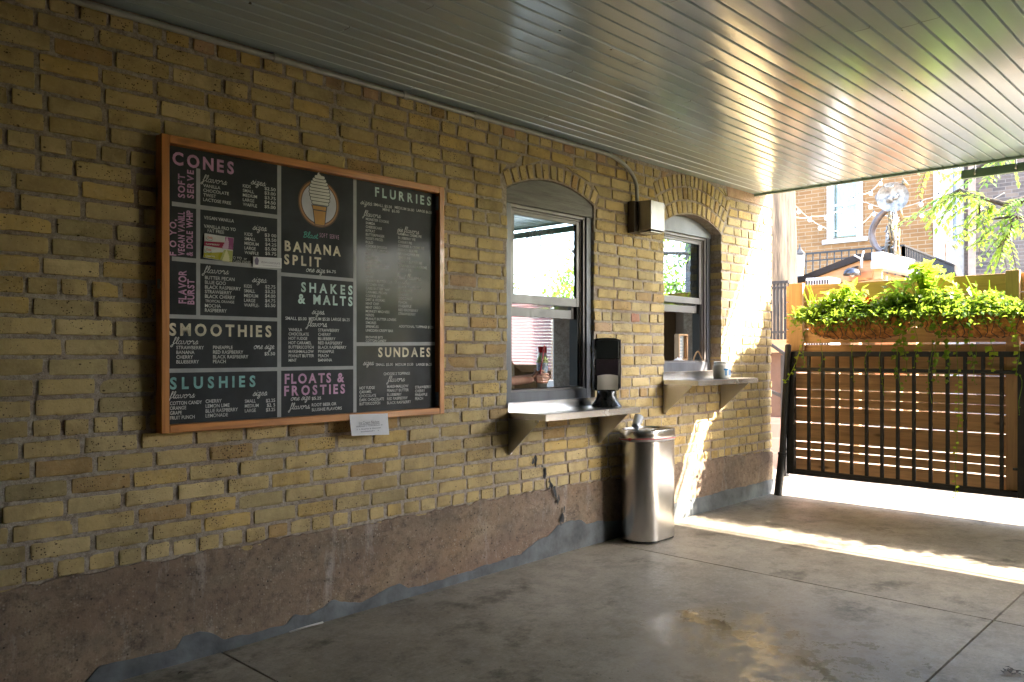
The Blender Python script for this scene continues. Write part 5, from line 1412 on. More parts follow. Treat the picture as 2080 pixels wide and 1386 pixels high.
for a, b_, zb in ((Yg(1599) + .0, Yg(1627), 1.27), (PX(2044, 700, 6.91).y, PX(2072, 700, 6.91).y, .2), (-3.85, -3.94, .2), (-5.1, -5.19, .2)):
    m_ = MB(); m_.box((6.888, b_, zb), (6.935, a, 1.86)); m_.build('post', m_fencez, fence, bevel=.004)
# ================================================================== planters
def leaf(mb, c, d, up, ln, wd, fold=.25):
    d = d.normalized(); s_ = d.cross(up)
    if s_.length < 1e-4: s_ = Vector((1, 0, 0))
    s_.normalize(); n = s_.cross(d)
    a = c; b_ = c + d * ln - n * ln * .15; m1 = c + d * ln * .45
    l_ = m1 + s_ * wd / 2 + n * wd * fold; r_ = m1 - s_ * wd / 2 + n * wd * fold
    mb.add([a, r_, b_, l_, m1], [(0, 1, 4), (1, 2, 4), (2, 3, 4), (3, 0, 4)])
def rv(a=1, zb=0): return Vector((rng.gauss(0, a), rng.gauss(0, a), rng.gauss(0, a) + zb))
def flower(mb, c, n, r):
    n = n.normalized(); u = n.orthogonal().normalized(); v = n.cross(u); k = 5
    vs = [c]; 
    for i in range(k * 2):
        a = math.pi * i / k; rr_ = r if i % 2 == 0 else r * .62
        vs.append(c + (u * math.cos(a) + v * math.sin(a)) * rr_ + n * r * .25)
    mb.add(vs, [(0, i + 1, (i + 1) % (2 * k) + 1) for i in range(2 * k)])
def planter(y0, y1, label):
    yc = (y0 + y1) / 2; X_ = 6.74
    t = thing('hanging_planter', label, 'planter', (X_, yc, 1.36), 'coir planters hung on the gate')
    m_ = MB(); n = 30; vs = []; fs = []; hw_ = abs(y1 - y0) / 2
    for i in range(n + 1):
        u = -1 + 2 * i / n; e = max(0, 1 - abs(u) ** 4) ** .5
        for j in range(9):
            a = math.pi * j / 8
            rx = .13 * (.35 + .65 * e); rz = .19 * (.25 + .75 * e)
            k = 1 + .05 * nz(u * 7, j * .7, yc)
            vs.append((X_ - .0 + math.cos(a) * rx * k, yc + u * hw_, 1.555 - math.sin(a) * rz * k))
    for i in range(n):
        for j in range(8): fs.append((i * 9 + j, i * 9 + j + 1, (i + 1) * 9 + j + 1, (i + 1) * 9 + j))
    fs += [tuple(range(9)), tuple(n * 9 + j for j in range(9))[::-1]]
    m_.add(vs, fs); m_.build('coir_liner', m_coir, t, autos=60)
    m_ = MB(); q = 16
    for i in range(q + 1):
        u = -.97 + 1.94 * i / q; e = max(0, 1 - abs(u) ** 4) ** .5; rx = .137 * (.35 + .65 * e); rz = .198 * (.25 + .75 * e)
        pts = [(X_ + math.cos(math.pi * j / 10) * rx, yc + (u + .045 * math.sin(j * 1.9 + i * 2.2)) * hw_, 1.557 - math.sin(math.pi * j / 10) * rz) for j in range(11)]
        m_.tube(pts, .0028, 5)
    m_.tube([(X_ - .14, yc - hw_, 1.557), (X_ - .14, yc + hw_, 1.557)], .004, 6); m_.tube([(X_ + .14, yc - hw_, 1.557), (X_ + .14, yc + hw_, 1.557)], .004, 6)
    m_.build('wire_basket', m_black, t)
    m_ = MB(); m_.box((X_ - .10, yc - hw_ * .9, 1.54), (X_ + .10, yc + hw_ * .9, 1.566)); m_.build('soil', simple('potting soil', (.03, .022, .015), .95), t)
    return t
spans = [(-.40, -1.24), (-1.30, -2.14), (-2.20, -3.04), (-3.10, -3.94)]
for (a, b_), lb in zip(spans, ('coir-lined planter nearest the shop wall, on the gate top, full of white flowers', 'coir-lined planter at the right edge of the picture, under the trailing ivy', 'coir-lined planter further along the gate beyond the wooden post', 'coir-lined planter at the far end of the gate')):
    planter(a, b_, lb)
def bushy(y0, y1, label, zmax, nleaf, seed, flowers=30, group='flowering plants in the gate planters', yc_h=None):
    rng.seed(seed); yc = (y0 + y1) / 2
    t = thing('flowering_plant', label, 'plant', (6.74, yc, 1.57), group)
    m_ = MB(); mf = MB(); md = MB()
    for i in range(nleaf):
        u = rng.random(); y = y0 + (y1 - y0) * u
        prof = 1.5 + (zmax - 1.5) * (.80 + .20 * math.sin(u * 9 + seed) + .35 * nz(u * 6, seed, 2))
        v = rng.random() ** .8
        z = 1.50 + (prof - 1.49) * v; dx = rng.gauss(-.02, .085) * (1.1 - .4 * v)
        c = Vector((6.72 + dx - .05 * (1 - v), y + rng.gauss(0, .02), z))
        if v < .2: c.x -= .09; c.z += .03 - rng.random() ** 3 * .12
        if nz(c.y * 9, c.z * 9, seed) > .28 and rng.random() < .75: continue
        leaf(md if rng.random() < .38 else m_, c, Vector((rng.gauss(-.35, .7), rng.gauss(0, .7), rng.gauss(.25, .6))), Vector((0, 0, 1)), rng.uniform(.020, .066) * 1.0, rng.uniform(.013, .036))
    for i in range(flowers):
        u = rng.random(); y = y0 + (y1 - y0) * u; prof = 1.5 + (zmax - 1.5) * (.80 + .20 * math.sin(u * 9 + seed) + .35 * nz(u * 6, seed, 2)); v = rng.uniform(.2, 1.0)
        c = Vector((6.72 - .10 - rng.uniform(-.02, .07), y, 1.50 + (prof - 1.47) * v)); flower(mf, c, Vector((-1, rng.gauss(0, .5), rng.gauss(.3, .4))), rng.uniform(.010, .018))
    md.build('deep_foliage', m_deep, t, fixn=False); m_.build('foliage', m_leaf, t, fixn=False); mf.build('blossom', m_flower, t, fixn=False); return t  # darker green leaves mixed in at random for colour variety
bushy(-.37, -.76, 'low leafy plant with white flowers at the end of the planter nearest the shop wall', 1.66, 2500, 3, 26)
bushy(-.66, -1.16, 'leafy green plant with tiny pale flowers in the middle of the near planter', 1.70, 2500, 5, 22)
bushy(-1.12, -1.60, 'dense green plant below the tall lime leaves at the centre of the planters', 1.72, 2500, 8, 20)
bushy(-1.55, -2.15, 'leafy plant with white and blue flowers at the right edge of the planters', 1.66, 3100, 11, 44)
def bigleaf(yc, zc, h, sp, n, label, seed, mat=m_lime):
    rng.seed(seed); t = thing('lime_vine', label, 'plant', (6.73, yc, 1.57), 'lime leaved plants in the gate planters'); m_ = MB(); ms = MB()
    for i in range(n):
        v = rng.random() ** .7; y = yc + rng.gauss(0, sp) * (1.15 - v); z = zc + h * v
        c = Vector((6.72 + rng.gauss(0, .06), y, z)); d = Vector((rng.gauss(-.7, .5), rng.gauss(0, .8) + (y - yc) * 2, rng.gauss(.0, .5)))
        l_ = rng.uniform(.06, .11); leaf(m_, c, d, Vector((0, 0, 1)), l_, l_ * rng.uniform(.55, .8), .18)
        if i % 3 == 0: ms.tube([(6.73, yc + rng.gauss(0, .04), 1.56), (6.73, (yc + y) / 2, (1.56 + z) / 2 + .02), tuple(c)], .003, 5)
    m_.build('foliage', mat, t, fixn=False); ms.build('stem', m_leaf, t); return t
bigleaf(-1.33, 1.62, .31, .17, 190, 'tall lime green broad-leaved plant rising highest above the fence', 21)
bigleaf(-.74, 1.60, .19, .14, 110, 'lime green leafy plant with a red bloom above the near planter', 22)
m_ = MB()
rng.seed(4)
for k in range(7):
    c = PX(1762, 612, 6.63) + rv(.012); flower(m_, c, Vector((-1, rng.gauss(0, .4), .3)), .020)
tag(m_.build('red_bloom', m_red, fixn=False), 'single red bloom among the leaves of the near planter', 'flower')
# grassy spikes
def spikes(y, n, label, seed):
    rng.seed(seed); m_ = MB()
    for k in range(n):
        p = Vector((6.72, y + rng.gauss(0, .05), 1.57)); q = p + Vector((rng.gauss(-.03, .04), rng.gauss(.05, .06), rng.uniform(.16, .26))); m_.tube([p, (p + q) / 2 + Vector((0, .01, .01)), q], [.004, .005, .002], 5)
    tag(m_.build('grass_spike', m_lime, fixn=False), label, 'plant', 'grassy spikes in the planters')
spikes(-.50, 6, 'thin grassy spikes rising at the left end of the near planter', 31); spikes(-1.82, 5, 'thin grassy spikes rising at the right end of the planters', 32)
# out of frame the planting carries on, taller
rng.seed(2)
bushy(-2.2, -3.1, 'tall bushy plant in the planter beyond the wooden post', 1.76, 1500, 14, 20)
bushy(-3.0, -4.0, 'tallest bushy plant at the far end of the gate planters', 1.84, 1700, 17, 20)
bushy(-3.9, -4.9, 'bushy plant beyond the last gate planter', 1.88, 1500, 18, 10)
# trailing ivy
def vine(px, ytop, ybot, label, seed, big=1.0, sway=.02, x=6.60, dens=1.0):
    rng.seed(seed); p, q = PX(px, ytop, x), PX(px, ybot, x); t = thing('trailing_vine', label, 'vine', tuple(p), 'vines trailing from the planters')
    n = max(4, int((p.z - q.z) / .04)); pts = []
    for i in range(n + 1):
        f = i / n; pts.append(p.lerp(q, f) + Vector((.012 * math.sin(f * 5 + seed), sway * math.sin(f * 6 + seed * 2) + .006 * nz(f * 9, seed, 1), 0)))
    m_ = MB(); m_.tube(pts, .0022, 5); m_.build('stem', m_leaf, t, smooth=True); m_ = MB()
    for i, c in enumerate(pts):
        for k in range(2):
            if rng.random() >   .75 * dens: continue
            l_ = rng.uniform(.022, .048) * big * (1.15 - .5 * i / n); d = Vector((rng.gauss(-.5, .3), rng.gauss(0, 1), rng.gauss(-.5, .3)))
            leaf(m_, c + d.normalized() * .006, d, Vector((-1, 0, .3)), l_, l_ * .85, .12)
    m_.build('foliage', m_lime if seed % 3 == 0 else m_leaf, t, fixn=False)
for i, a in enumerate([(1826, 655, 800, 1.2, .9), (1838, 660, 770, 1.25, 1), (1860, 660, 745, 1.1, 1), (1901, 660, 772, 1.4, 1), (1926, 650, 770, 1.5, 1), (1944, 670, 1010, .75, .8), (1890, 690, 820, .6, .6), (1972, 655, 745, 1.2, 1), (2016, 690, 750, 1.3, .8), (1980, 700, 780, .7, .6), (1732, 690, 775, .6, .6), (1668, 690, 760, .6, .5), (1760, 690, 760, .6, .6), (1790, 690, 800, .55, .5), (2066, 655, 760, 1.3, 1), (2072, 760, 840, .5, .5), (1632, 680, 745, .7, .8)]):
    vine(a[0], a[1], a[2], ('ivy vine with round leaves hanging over the gate, strand number %d from the longest' % i) if False else
         ['long ivy strand hanging in front of the middle gate bars', 'leafy ivy strand beside the long middle one', 'short ivy strand under the planter joint', 'ivy strand with round leaves ending below the gate top rail', 'broad-leaved ivy strand right of the planter joint', 'longest thin strand reaching down past the bottom of the gate', 'thin strand crossing two gate bars left of the longest one', 'round-leaved ivy strand under the right planter', 'small round-leaved ivy strand near the second wooden post', 'thin strand right of the longest strand', 'thin strand under the near planter, below its red bloom', 'thin strand near the left end of the gate top rail', 'short thin strand under the middle of the near planter', 'thin strand crossing the upper rail below the planter joint', 'broad-leaved ivy strand at the right edge of the picture', 'small loose strand low at the right edge of the picture', 'pale strand falling at the wooden corner post'][i], 40 + i, a[3], .012, 6.60, a[4])
# strand reaching to the pole
rng.seed(77); pts = [PX(1627, 700, 6.6), PX(1618, 735, 6.62), PX(1603, 765, 6.66), PX(1592, 778, 6.7)]
t = thing('trailing_vine', 'pale strand slanting down from the corner post to the black pole', 'vine', tuple(pts[0]), 'vines trailing from the planters')
m_ = MB(); m_.tube(pts, .003, 5); m_.build('stem', m_lime, t, smooth=True); m_ = MB()
for a, b_ in zip(pts, pts[1:]):
    for k in range(3): leaf(m_, a.lerp(b_, rng.random()), rv(1), Vector((-1, 0, .3)), .03, .02)
m_.build('foliage', m_lime, t, fixn=False)

# ================================================================== hanging green beam
bp = PX(1952, 364, 6.66); bq = PX(1952, 347, 6.66)
t = thing('hanging_beam', 'dark green timber beam hung on hooks just outside the porch edge', 'beam', (6.68, -2.5, bp.z))
m_ = MB(); m_.box((6.66, -4.6, bp.z), (6.70, bp.y, bq.z)); m_.build('beam', m_green, t, bevel=.003)
for px in (1988, 2070):
    y = PX(px, 350, 6.75).y; m_ = MB()
    m_.tube([(6.595, y, 2.66), (6.64, y, 2.66), (6.652, y, 2.645), (6.652, y, bq.z - .02), (6.648, y, bq.z - .035), (6.653, y, bq.z - .045), (6.656, y, bq.z - .03)], .006, 8); m_.build('hook', m_steel, t, smooth=True)

# ================================================================== trees
def limb_tree(name, label, base, h, r, crown, nleaf, lsize, seed, mat=m_tree, group=None, lean=(0, 0)):
    rng.seed(seed); base = Vector(base); t = thing(name, label, 'tree', tuple(base), group); m_ = MB()
    top = base + Vector((lean[0], lean[1], h)); n = 8
    m_.tube([base.lerp(top, i / n) + Vector((.10 * nz(i * .6, seed, 1), .10 * nz(i * .6, seed, 2), 0)) * r * 3 * (i > 0) for i in range(n + 1)], [r * (1.25 if i == 0 else 1.08 - .55 * i / n) for i in range(n + 1)], 14)
    tips = []
    for k in range(crown['n']):
        a = 6.28 * k / crown['n'] + rng.uniform(-.3, .3); s_ = base.lerp(top, rng.uniform(.55, 1)); l_ = crown['r'] * rng.uniform(.5, 1)
        e = s_ + Vector((math.cos(a) * l_, math.sin(a) * l_, crown['h'] * rng.uniform(.1, .9)))
        mid = s_.lerp(e, .5) + Vector((0, 0, .12 * l_)); m_.tube([s_, mid, e], [r * .4, r * .22, r * .07], 7); tips += [mid, e, s_.lerp(e, .75)]
    m_.build('trunk', m_bark, t, autos=60); m_ = MB()
    cl = [c + rv(crown['r'] * .22) for c in tips for _ in range(3)]
    for i in range(nleaf):
        c = rng.choice(cl) + rv(crown['r'] * .13); leaf(m_, c, rv(1, -.2), rv(1), lsize * rng.uniform(.7, 1.3), lsize * .6, .1)
    m_.build('crown', mat, t, fixn=False); return t
# the old trunk behind the wall corner
tp = PX(1614, 420, 9.5); tr0 = .42
t = thing('old_tree', 'thick furrowed tree trunk rising just behind the brick corner', 'tree', (9.5, tp.y + tr0, 0)); rng.seed(5)
m_ = MB(); vs = []; fs = []; nA, nZ = 64, 60
for i in range(nZ + 1):
    z = 7.0 * i / nZ; rb = tr0 * (1.12 - .03 * z + .35 * math.exp(-z * 2.2))
    for k in range(nA):
        a = 2 * math.pi * k / nA; ca, sa = math.cos(a), math.sin(a)
        rd = rb * (1 + .055 * nz(ca * 6 + .4 * math.sin(z * .7), sa * 6, z * .45) + .05 * abs(nz(ca * 14, sa * 14, z * .9)))
        vs.append((9.5 + rd * ca, tp.y + tr0 + rd * sa + .02 * z, z))
for i in range(nZ):
    for k in range(nA): fs.append((i * nA + k, i * nA + (k + 1) % nA, (i + 1) * nA + (k + 1) % nA, (i + 1) * nA + k))
m_.add(vs, fs); m_.build('trunk', m_bark, t, smooth=True)
m_ = MB(); tips = []
for k in range(9):
    a = rng.uniform(.3, 2.8) if k % 2 else rng.uniform(-.4, 3.4); s_ = Vector((9.5, tp.y + tr0 + .14, 6.4 + .07 * k)); e = s_ + Vector((math.cos(a) * 2.6, math.sin(a) * 2.6, rng.uniform(.8, 2.4)))
    m_.tube([s_, s_.lerp(e, .5) + Vector((0, 0, .3)), e], [.22, .12, .03], 8); tips += [e, s_.lerp(e, .7)]
m_.build('limb', m_bark, t, smooth=True); m_ = MB()
for i in range(5000):
    c = rng.choice(tips) + rv(.55); leaf(m_, c, rv(1, -.2), rv(1), rng.uniform(.09, .15), .07, .1)
m_.build('crown', m_tree, t, fixn=False)
# feathery branches hanging in at the right
def spray(mb, ms, p, d, n, s_):
    """compound leaf: paired leaflets along a drooping stalk"""
    d = d.normalized(); pts = [p + d * (s_ * i) + Vector((0, 0, -.010 * i * i * s_ * 6)) for i in range(n)]
    ms.tube(pts, .003, 4, False)
    for i, c in enumerate(pts[1:]):
        sd = d.cross(Vector((0, 0, 1))).normalized()
        for k in (-1, 1): leaf(mb, c, sd * k * .8 + d * .7 + Vector((0, 0, rng.gauss(-.35, .2))), Vector((0, 0, 1)), rng.uniform(.07, .11), .032, .05)
rng.seed(12)
t = thing('locust_tree', 'feathery green tree whose leafy branches hang in at the upper right', 'tree', (11.0, -5.1, 0))
m_ = MB(); m_.tube([(11.0, -5.1, -.1), (10.95, -5.05, 1.6), (10.9, -5.0, 3.4), (10.95, -5.0, 5.0)], [.24, .18, .15, .1], 14)
ml = MB(); ms = MB()
def branch(pts, r0, nsp, s_=.042, droop=.6):
    pts = [Vector(p) for p in pts]; m_.tube(pts, [r0 * (1 - .8 * i / (len(pts) - 1)) for i in range(len(pts))], 7)
    for k in range(nsp):
        f = (.08 + .92 * rng.random()) * (len(pts) - 1); i = min(int(f), len(pts) - 2); p = pts[i].lerp(pts[i + 1], f - i)
        spray(ml, ms, p, Vector((rng.gauss(0, .8), rng.gauss(.3, .9), rng.gauss(-droop * .55, .4))), rng.randint(6, 10), s_)
BX = 9.0
def bp_(px, py, x=BX): return tuple(PX(px, py, x))
branch([(10.9, -5.0, 3.3), (10.0, -4.0, 3.9), bp_(2085, 300), bp_(2010, 330), bp_(1960, 352, 9.1)], .05, 13)
branch([(10.9, -5.0, 3.0), (9.8, -4.4, 3.2), bp_(2100, 400), bp_(2040, 415, 8.9), bp_(1985, 400, 8.9), bp_(1925, 395, 9.2)], .05, 24)
branch([bp_(1985, 400, 8.9), bp_(1950, 385, 9.1), bp_(1905, 410, 9.3), bp_(1880, 445, 9.4)], .02, 15, .038)
branch([(10.9, -5.0, 2.7), (9.6, -4.4, 2.8), bp_(2110, 450), bp_(2060, 440, 8.8), bp_(2020, 445, 8.9)], .04, 20)
branch([bp_(1988, 395, 8.9), bp_(1990, 430, 8.9), bp_(1985, 465, 8.9), bp_(1970, 472, 9.0)], .014, 8)
branch([bp_(2060, 440, 8.8), bp_(2050, 480, 8.8), bp_(2025, 505, 8.9)], .014, 13)
branch([(10.9, -5.0, 3.6), (10.2, -3.6, 4.2), bp_(1900, 320, 9.7), bp_(1870, 345, 9.8)], .04, 9, .04)
branch([(10.9, -5.0, 3.8), (11.6, -5.6, 4.6), (12.4, -6.4, 5.0)], .05, 16, .05); branch([(10.9, -5.0, 3.6), (11.8, -4.6, 4.6), (12.8, -4.4, 4.9)], .05, 18, .05); branch([(10.9, -5.0, 4.4), (11.0, -5.8, 5.6), (11.4, -6.6, 6.2)], .05, 18, .05)
m_.add(ms.v, ms.f); m_.build('trunk', m_bark, t, smooth=True); ml.build('foliage', m_tree, t, fixn=False)
# trees beyond the frame, seen in the window and ceiling reflections
limb_tree('shade_tree', 'bushy tree standing beyond the patio to the right', (17.5, -15.0, -.2), 2.2, .16, dict(n=9, r=2.2, h=1.5), 5200, .16, 61, group='trees beyond the patio')
limb_tree('shade_tree', 'taller leafy tree further along the patio edge', (20.0, -11.5, -.2), 3.0, .20, dict(n=10, r=2.3, h=2.2), 6000, .16, 62, group='trees beyond the patio')
limb_tree('shade_tree', 'low spreading tree at the far right of the yard', (14.0, -17.5, -.2), 1.8, .16, dict(n=9, r=2.4, h=1.4), 5200, .16, 64, group='trees beyond the patio')

# ================================================================== houses behind
AX = 18.0; cy = PX(1912, 500, AX).y
house = thing('brick_house', 'tan brick house behind the patio with a tall white-framed window', 'house', (AX, cy, 0))
m_tan_b = wallbrick('tan brick', (.27, .135, .05), (.21, .095, .03), (.30, .21, .125), bw=.30, rh=.085)
m_side = wallbrick('whitewashed brick', (.40, .37, .34), (.34, .31, .28), (.38, .36, .33), axis='y')
wy0, wy1 = PX(1683, 430, AX).y, PX(1751, 430, AX).y; wz0 = PX(1700, 484, AX).z; wz1 = wz0 + 2.6
m_ = MB(); H = 9.0
m_.box((AX, wy0 + .0, -.2), (AX + .3, 16, H)); m_.box((AX, cy, -.2), (AX + .3, wy1, H)); m_.box((AX, wy1, -.2), (AX + .3, wy0, wz0)); m_.box((AX, wy1, wz1), (AX + .3, wy0, H))
m_.build('wall', m_tan_b, house)
m_ = MB(); m_.box((AX + .301, cy, -.2), (AX + 9, cy + .3, H)); m_.build('wall', m_side, house)
win_ = MB()
for a, b_, c, d in ((wy0 - .10, wy0 + .02, wz0 - .02, wz1), (wy1 - .02, wy1 + .10, wz0 - .02, wz1), (wy1 - .13, wy0 + .13, wz0 - .12, wz0 - .021), (wy1, wy0, wz1 - .08, wz1 + .04)): win_.box((AX - .05, a, c), (AX + .12, b_, d))
wn = win_.build('window', m_white, house, bevel=.006)
m_ = MB(); zm = PX(1710, 415, AX).z
m_.box((AX + .06, wy1 + .10, zm - .03), (AX + .11, wy0 - .10, zm + .03)); m_.build('meeting_rail', m_white, wn)
m_ = MB(); m_.box((AX + .08, wy1 + .10, wz0 + .04), (AX + .09, wy0 - .10, wz1 - .08)); m_.build('pane', glassmat('house glass', .10, (.9, .92, .88)), wn)
m_ = MB(); m_.box((AX + .12, wy1, wz0), (AX + .14, wy0, wz1)); m_.build('curtain', simple('pale curtain', (.30, .29, .21), .8, stretch=(1, 9, 1), var=.2), wn)
m_ = MB(); m_.box((AX - .03, cy - .03, -.2), (AX + .12, cy + .14, H)); m_.build('corner_board', m_white, house)
m_ = MB(); m_.box((AX - .1, cy - .4, H), (AX + 9, 16, H + .2)); m_.build('roof', m_black, house)
# downspout on the corner
d0, d1, d2 = PX(1919, 330, AX - .06), PX(1925, 490, AX - .06), PX(1952, 572, AX - .06)
t = thing('downspout', 'beige downspout running down the house corner and kinking to the right', 'downspout', tuple(d2))
m_bg = simple('beige metal', (.50, .36, .25), .5)
for a, b_ in ((d0 + Vector((0, 0, 2)), d1), (d1, d2), (d2, d2 + Vector((.02, -.1, -1.2)))): m_ = MB(); m_.bar(a, b_ + (b_ - a).normalized() * .03, .09, .07, (1, 0, 0)); m_.build('pipe', m_bg, t, bevel=.01)
# window in the whitewashed side
m_ = MB(); sx0, sx1, sz0, sz1 = 18.55, 18.95, 4.2, 6.4
p = PX(1938, 490, 18.7); sz0 = p.z
for a, b_, c, d in ((sx0 - .08, sx0 + .02, sz0, sz1), (sx1 - .02, sx1 + .08, sz0, sz1), (sx0 - .12, sx1 + .12, sz0 - .1, sz0)): m_.box((a, cy - .05, c), (b_, cy - .001, d))
sw = m_.build('window', m_white, house); m_ = MB(); m_.box((sx0 + .02, cy - .02, sz0), (sx1 - .02, cy - .002, sz1)); m_.build('pane', simple('dim window glass', (.16, .2, .24), .1), sw)
# grey brick house further right
BX2 = 19.6; by0 = PX(1953, 500, BX2).y
h2 = thing('grey_brick_house', 'darker weathered grey brick house at the right edge behind the hanging leaves', 'house', (BX2, by0, 0))
m_ = MB(); m_.box((BX2, -8.5, -.2), (BX2 + 6, by0, 8)); m_.build('wall', wallbrick('weathered grey brick', (.24, .175, .135), (.09, .078, .078), (.24, .20, .17), bw=.24, rh=.078), h2)
m_ = MB(); ty0, ty1 = PX(1967, 500, BX2 - .05).y, PX(1981, 500, BX2 - .05).y; m_.box((BX2 - .08, ty1, -.2), (BX2 - .001, ty0, 8)); m_.build('trim_board', simple('tan trim', (.50, .37, .29), .6), h2)
m_ = MB(); m_.box((BX2 - .3, -8.6, 8), (BX2 + 6, by0, 8.2)); m_.build('roof', m_black, h2)

# ================================================================== deck and railings
DX = 14.0; ry0, ry1 = 3.6, PX(1835, 505, DX).y; rz = 2.97
t = thing('deck', 'raised wooden deck behind the kiosk carrying the black railings', 'deck', (DX, 2, 0))
m_ = MB(); m_.box((DX - .1, ry1 - .05, 1.86), (17.9, 8, 2.0)); m_.build('platform', simple('deck board', (.20, .14, .09), .8), t)
for x, y in ((DX, ry1 + .1), (DX, 3.4), (DX, 6.5), (17.6, ry1 + .5)): m_ = MB(); m_.box((x - .07, y - .07, -.1), (x + .07, y + .07, 1.86)); m_.build('post', m_fencez, t)
def railing(p, q, n, label, z0, z1, zr2, bw_=.012, name='deck_railing', posts=True, group='black deck railings'):
    p = Vector(p); q = Vector(q); t = thing(name, label, 'railing', (p.x, p.y, z0), group)
    for z in (z1, zr2, z0 + .08):
        m_ = MB(); m_.bar((p.x, p.y, z), (q.x, q.y, z), .035 if z == z1 else .025, .03 if z == z1 else .022); m_.build('rail', m_black, t)
    for i in range(n + 1):
        c = p.lerp(q, i / n); pst = posts and i in (0, n)
        m_ = MB(); w_ = .022 if pst else bw_ / 1.3; m_.box((c.x - w_, c.y - w_, z0), (c.x + w_, c.y + w_, z1 - .016)); m_.build('post' if pst else 'bar', m_black, t)
    return t
railing((DX, ry1, 0), (DX, ry0, 0), 19, 'black railing along the front of the deck, left of the sculpture', 2.0, rz + .03, rz - .10)
railing((DX, ry1, 0), (18.0, ry1 + .333, 0), 36, 'black railing receding along the side of the deck, right of the sculpture', 2.0, rz + .03, rz - .16)
# stair railing just behind the wall corner
SX = 8.4; a, b_ = PX(1566, 575, SX), PX(1602, 575, SX)
t = railing((SX, b_.y, 0), (SX, .75, 0), 5, 'black stair railing glimpsed between the brick corner and the fence', PX(1580, 690, SX).z, PX(1580, 574, SX).z, PX(1580, 585, SX).z, .013, 'stair_railing', False, 'black stair railings')
q = thing('landing', 'wooden stair landing below the railing behind the brick corner', 'landing', (SX, .6, 0)); zt = PX(1580, 690, SX).z
m_ = MB(); m_.box((SX - .03, b_.y - .02, zt - .14), (9.0, 1.4, zt - .002)); m_.build('platform', m_fence, q); m_ = MB(); m_.box((SX + .05, b_.y + .02, .55), (8.95, 1.35, zt - .145)); m_.build('skirt', simple('brown skirting', (.12, .07, .05), .8), q)
m_ = MB(); m_.box((SX + .02, b_.y - .01, -.05), (8.97, 1.38, .545)); m_.build('stone_base', wallbrick('pinkish stone', (.42, .29, .25), (.36, .22, .19), (.4, .34, .3), bw=.35, rh=.16), q)
p, r_ = PX(1566, 700, 7.9), PX(1598, 722, 7.9); p2, r2 = PX(1566, 795, 7.9), PX(1594, 808, 7.9)
t = thing('handrail', 'short sloping black handrail below the stair railing by the brick corner', 'railing', tuple(r2))
p, p2 = p + (p - r_) * 1.2, p2 + (p2 - r2) * 1.2
for u, v in ((p, r_), (p2, r2)): m_ = MB(); m_.bar(u, v, .03, .03); m_.build('rail', m_black, t)
for k in range(3): m_ = MB(); m_.bar(p.lerp(r_, .1 + .8 * k / 5), p2.lerp(r2, .1 + .8 * k / 5), .014, .014); m_.build('bar', m_black, t)
m_ = MB(); m_.box((r2.x - .03, r2.y - .03, -.02), (r2.x + .03, r2.y + .03, r_.z)); m_.build('post', m_black, t)

# ================================================================== kiosk with the sculpture
KX = 10.0; kc = PX(1790, 545, KX).y
kio = thing('garden_kiosk', 'small cedar kiosk with a dark sloping roof edge and a white box on its corner', 'kiosk', (KX, kc + .7, 0))
e0, e1, e2 = PX(1610, 572, KX), PX(1742, 517, KX), PX(1790, 511, KX)
m_r = simple('dark fascia', (.04, .036, .034), .8, spec=.1)
f0 = .085
m_ = MB(); poly = [(e0.y + .25, e0.z - .06), (e1.y, e1.z), (e2.y, e2.z), (e2.y, e2.z - f0), (e1.y, e1.z - f0), (e0.y + .25, e0.z - .12)]
m_.prismx(poly, KX - .03, KX + .03); m_.build('roof_edge', m_r, kio)
m_ = MB(); m_.prismx([(e0.y + .25, e0.z - .055), (e1.y, e1.z + .005), (e2.y, e2.z + .005), (e2.y, e2.z - .03), (e1.y, e1.z - .03), (e0.y + .25, e0.z - .09)], KX + .031, 11.0); m_.build('roof', m_r, kio)
m_ = MB(); poly = [(e0.y + .2, e0.z - .121), (e1.y, e1.z - f0 - .001), (e2.y, e2.z - f0 - .001), (e2.y, e2.z - .32), (e1.y + .05, e2.z - .36), (e0.y + .2, e2.z - .36)]
m_.prismx(poly, KX + .02, KX + .05); m_.build('gable_board', m_fence, kio)
m_ = MB()
for z in (1.98, 1.86, 1.74, 1.62, 1.50): m_.box((KX + .12, kc + .3, z - .11), (KX + .15, e0.y + .1, z - .005))
m_.build('back_board', m_fence, kio)
for y, x in ((PX(1733, 560, KX).y, KX), (PX(1850, 560, KX + 1.1).y, KX + 1.1), (e0.y + .1, KX), (e0.y + .1, KX + 1.5)): m_ = MB(); m_.box((x + .05, y - .05, 0), (x + .14, y + .05, 2.10)); m_.build('post', m_fencez, kio)
wz0_, wz1_ = PX(1790, 546, KX).z, PX(1790, 512, KX).z; wzm = wz0_ + (wz1_ - wz0_) * .45
m_ = MB(); m_.box((KX - .04, kc - .02, wzm), (11.12, kc + .10, wz1_)); m_.build('white_box', simple('grey white metal', (.34, .36, .39), .5), kio, bevel=.004)
m_ = MB(); m_.box((KX - .06, kc - .05, wz0_), (11.14, kc + .10, wzm - .001)); m_.build('gutter', m_white, kio, bevel=.004)
m_ = MB(); m_.box((KX, kc + .101, wz0_ - .10), (11.5, e1.y + .1, wz0_ - .02)); m_.build('ceiling_board', simple('orange cedar', (.50, .20, .08), .6), kio)
m_ = MB(); m_.box((11.4, kc + .05, .9), (11.45, e1.y + .3, wz0_ - .1)); m_.build('wall_board', bpy.data.materials['orange cedar'], kio)
a, b_ = PX(1769, 575, KX + .4), PX(1803, 561, KX + .4)
m_ = MB(); m_.box((KX + .38, b_.y, a.z - .1), (KX + .40, a.y, b_.z)); tag(m_.build('blank_board', m_white, bevel=.003), 'plain white board hanging under the kiosk roof', 'board')
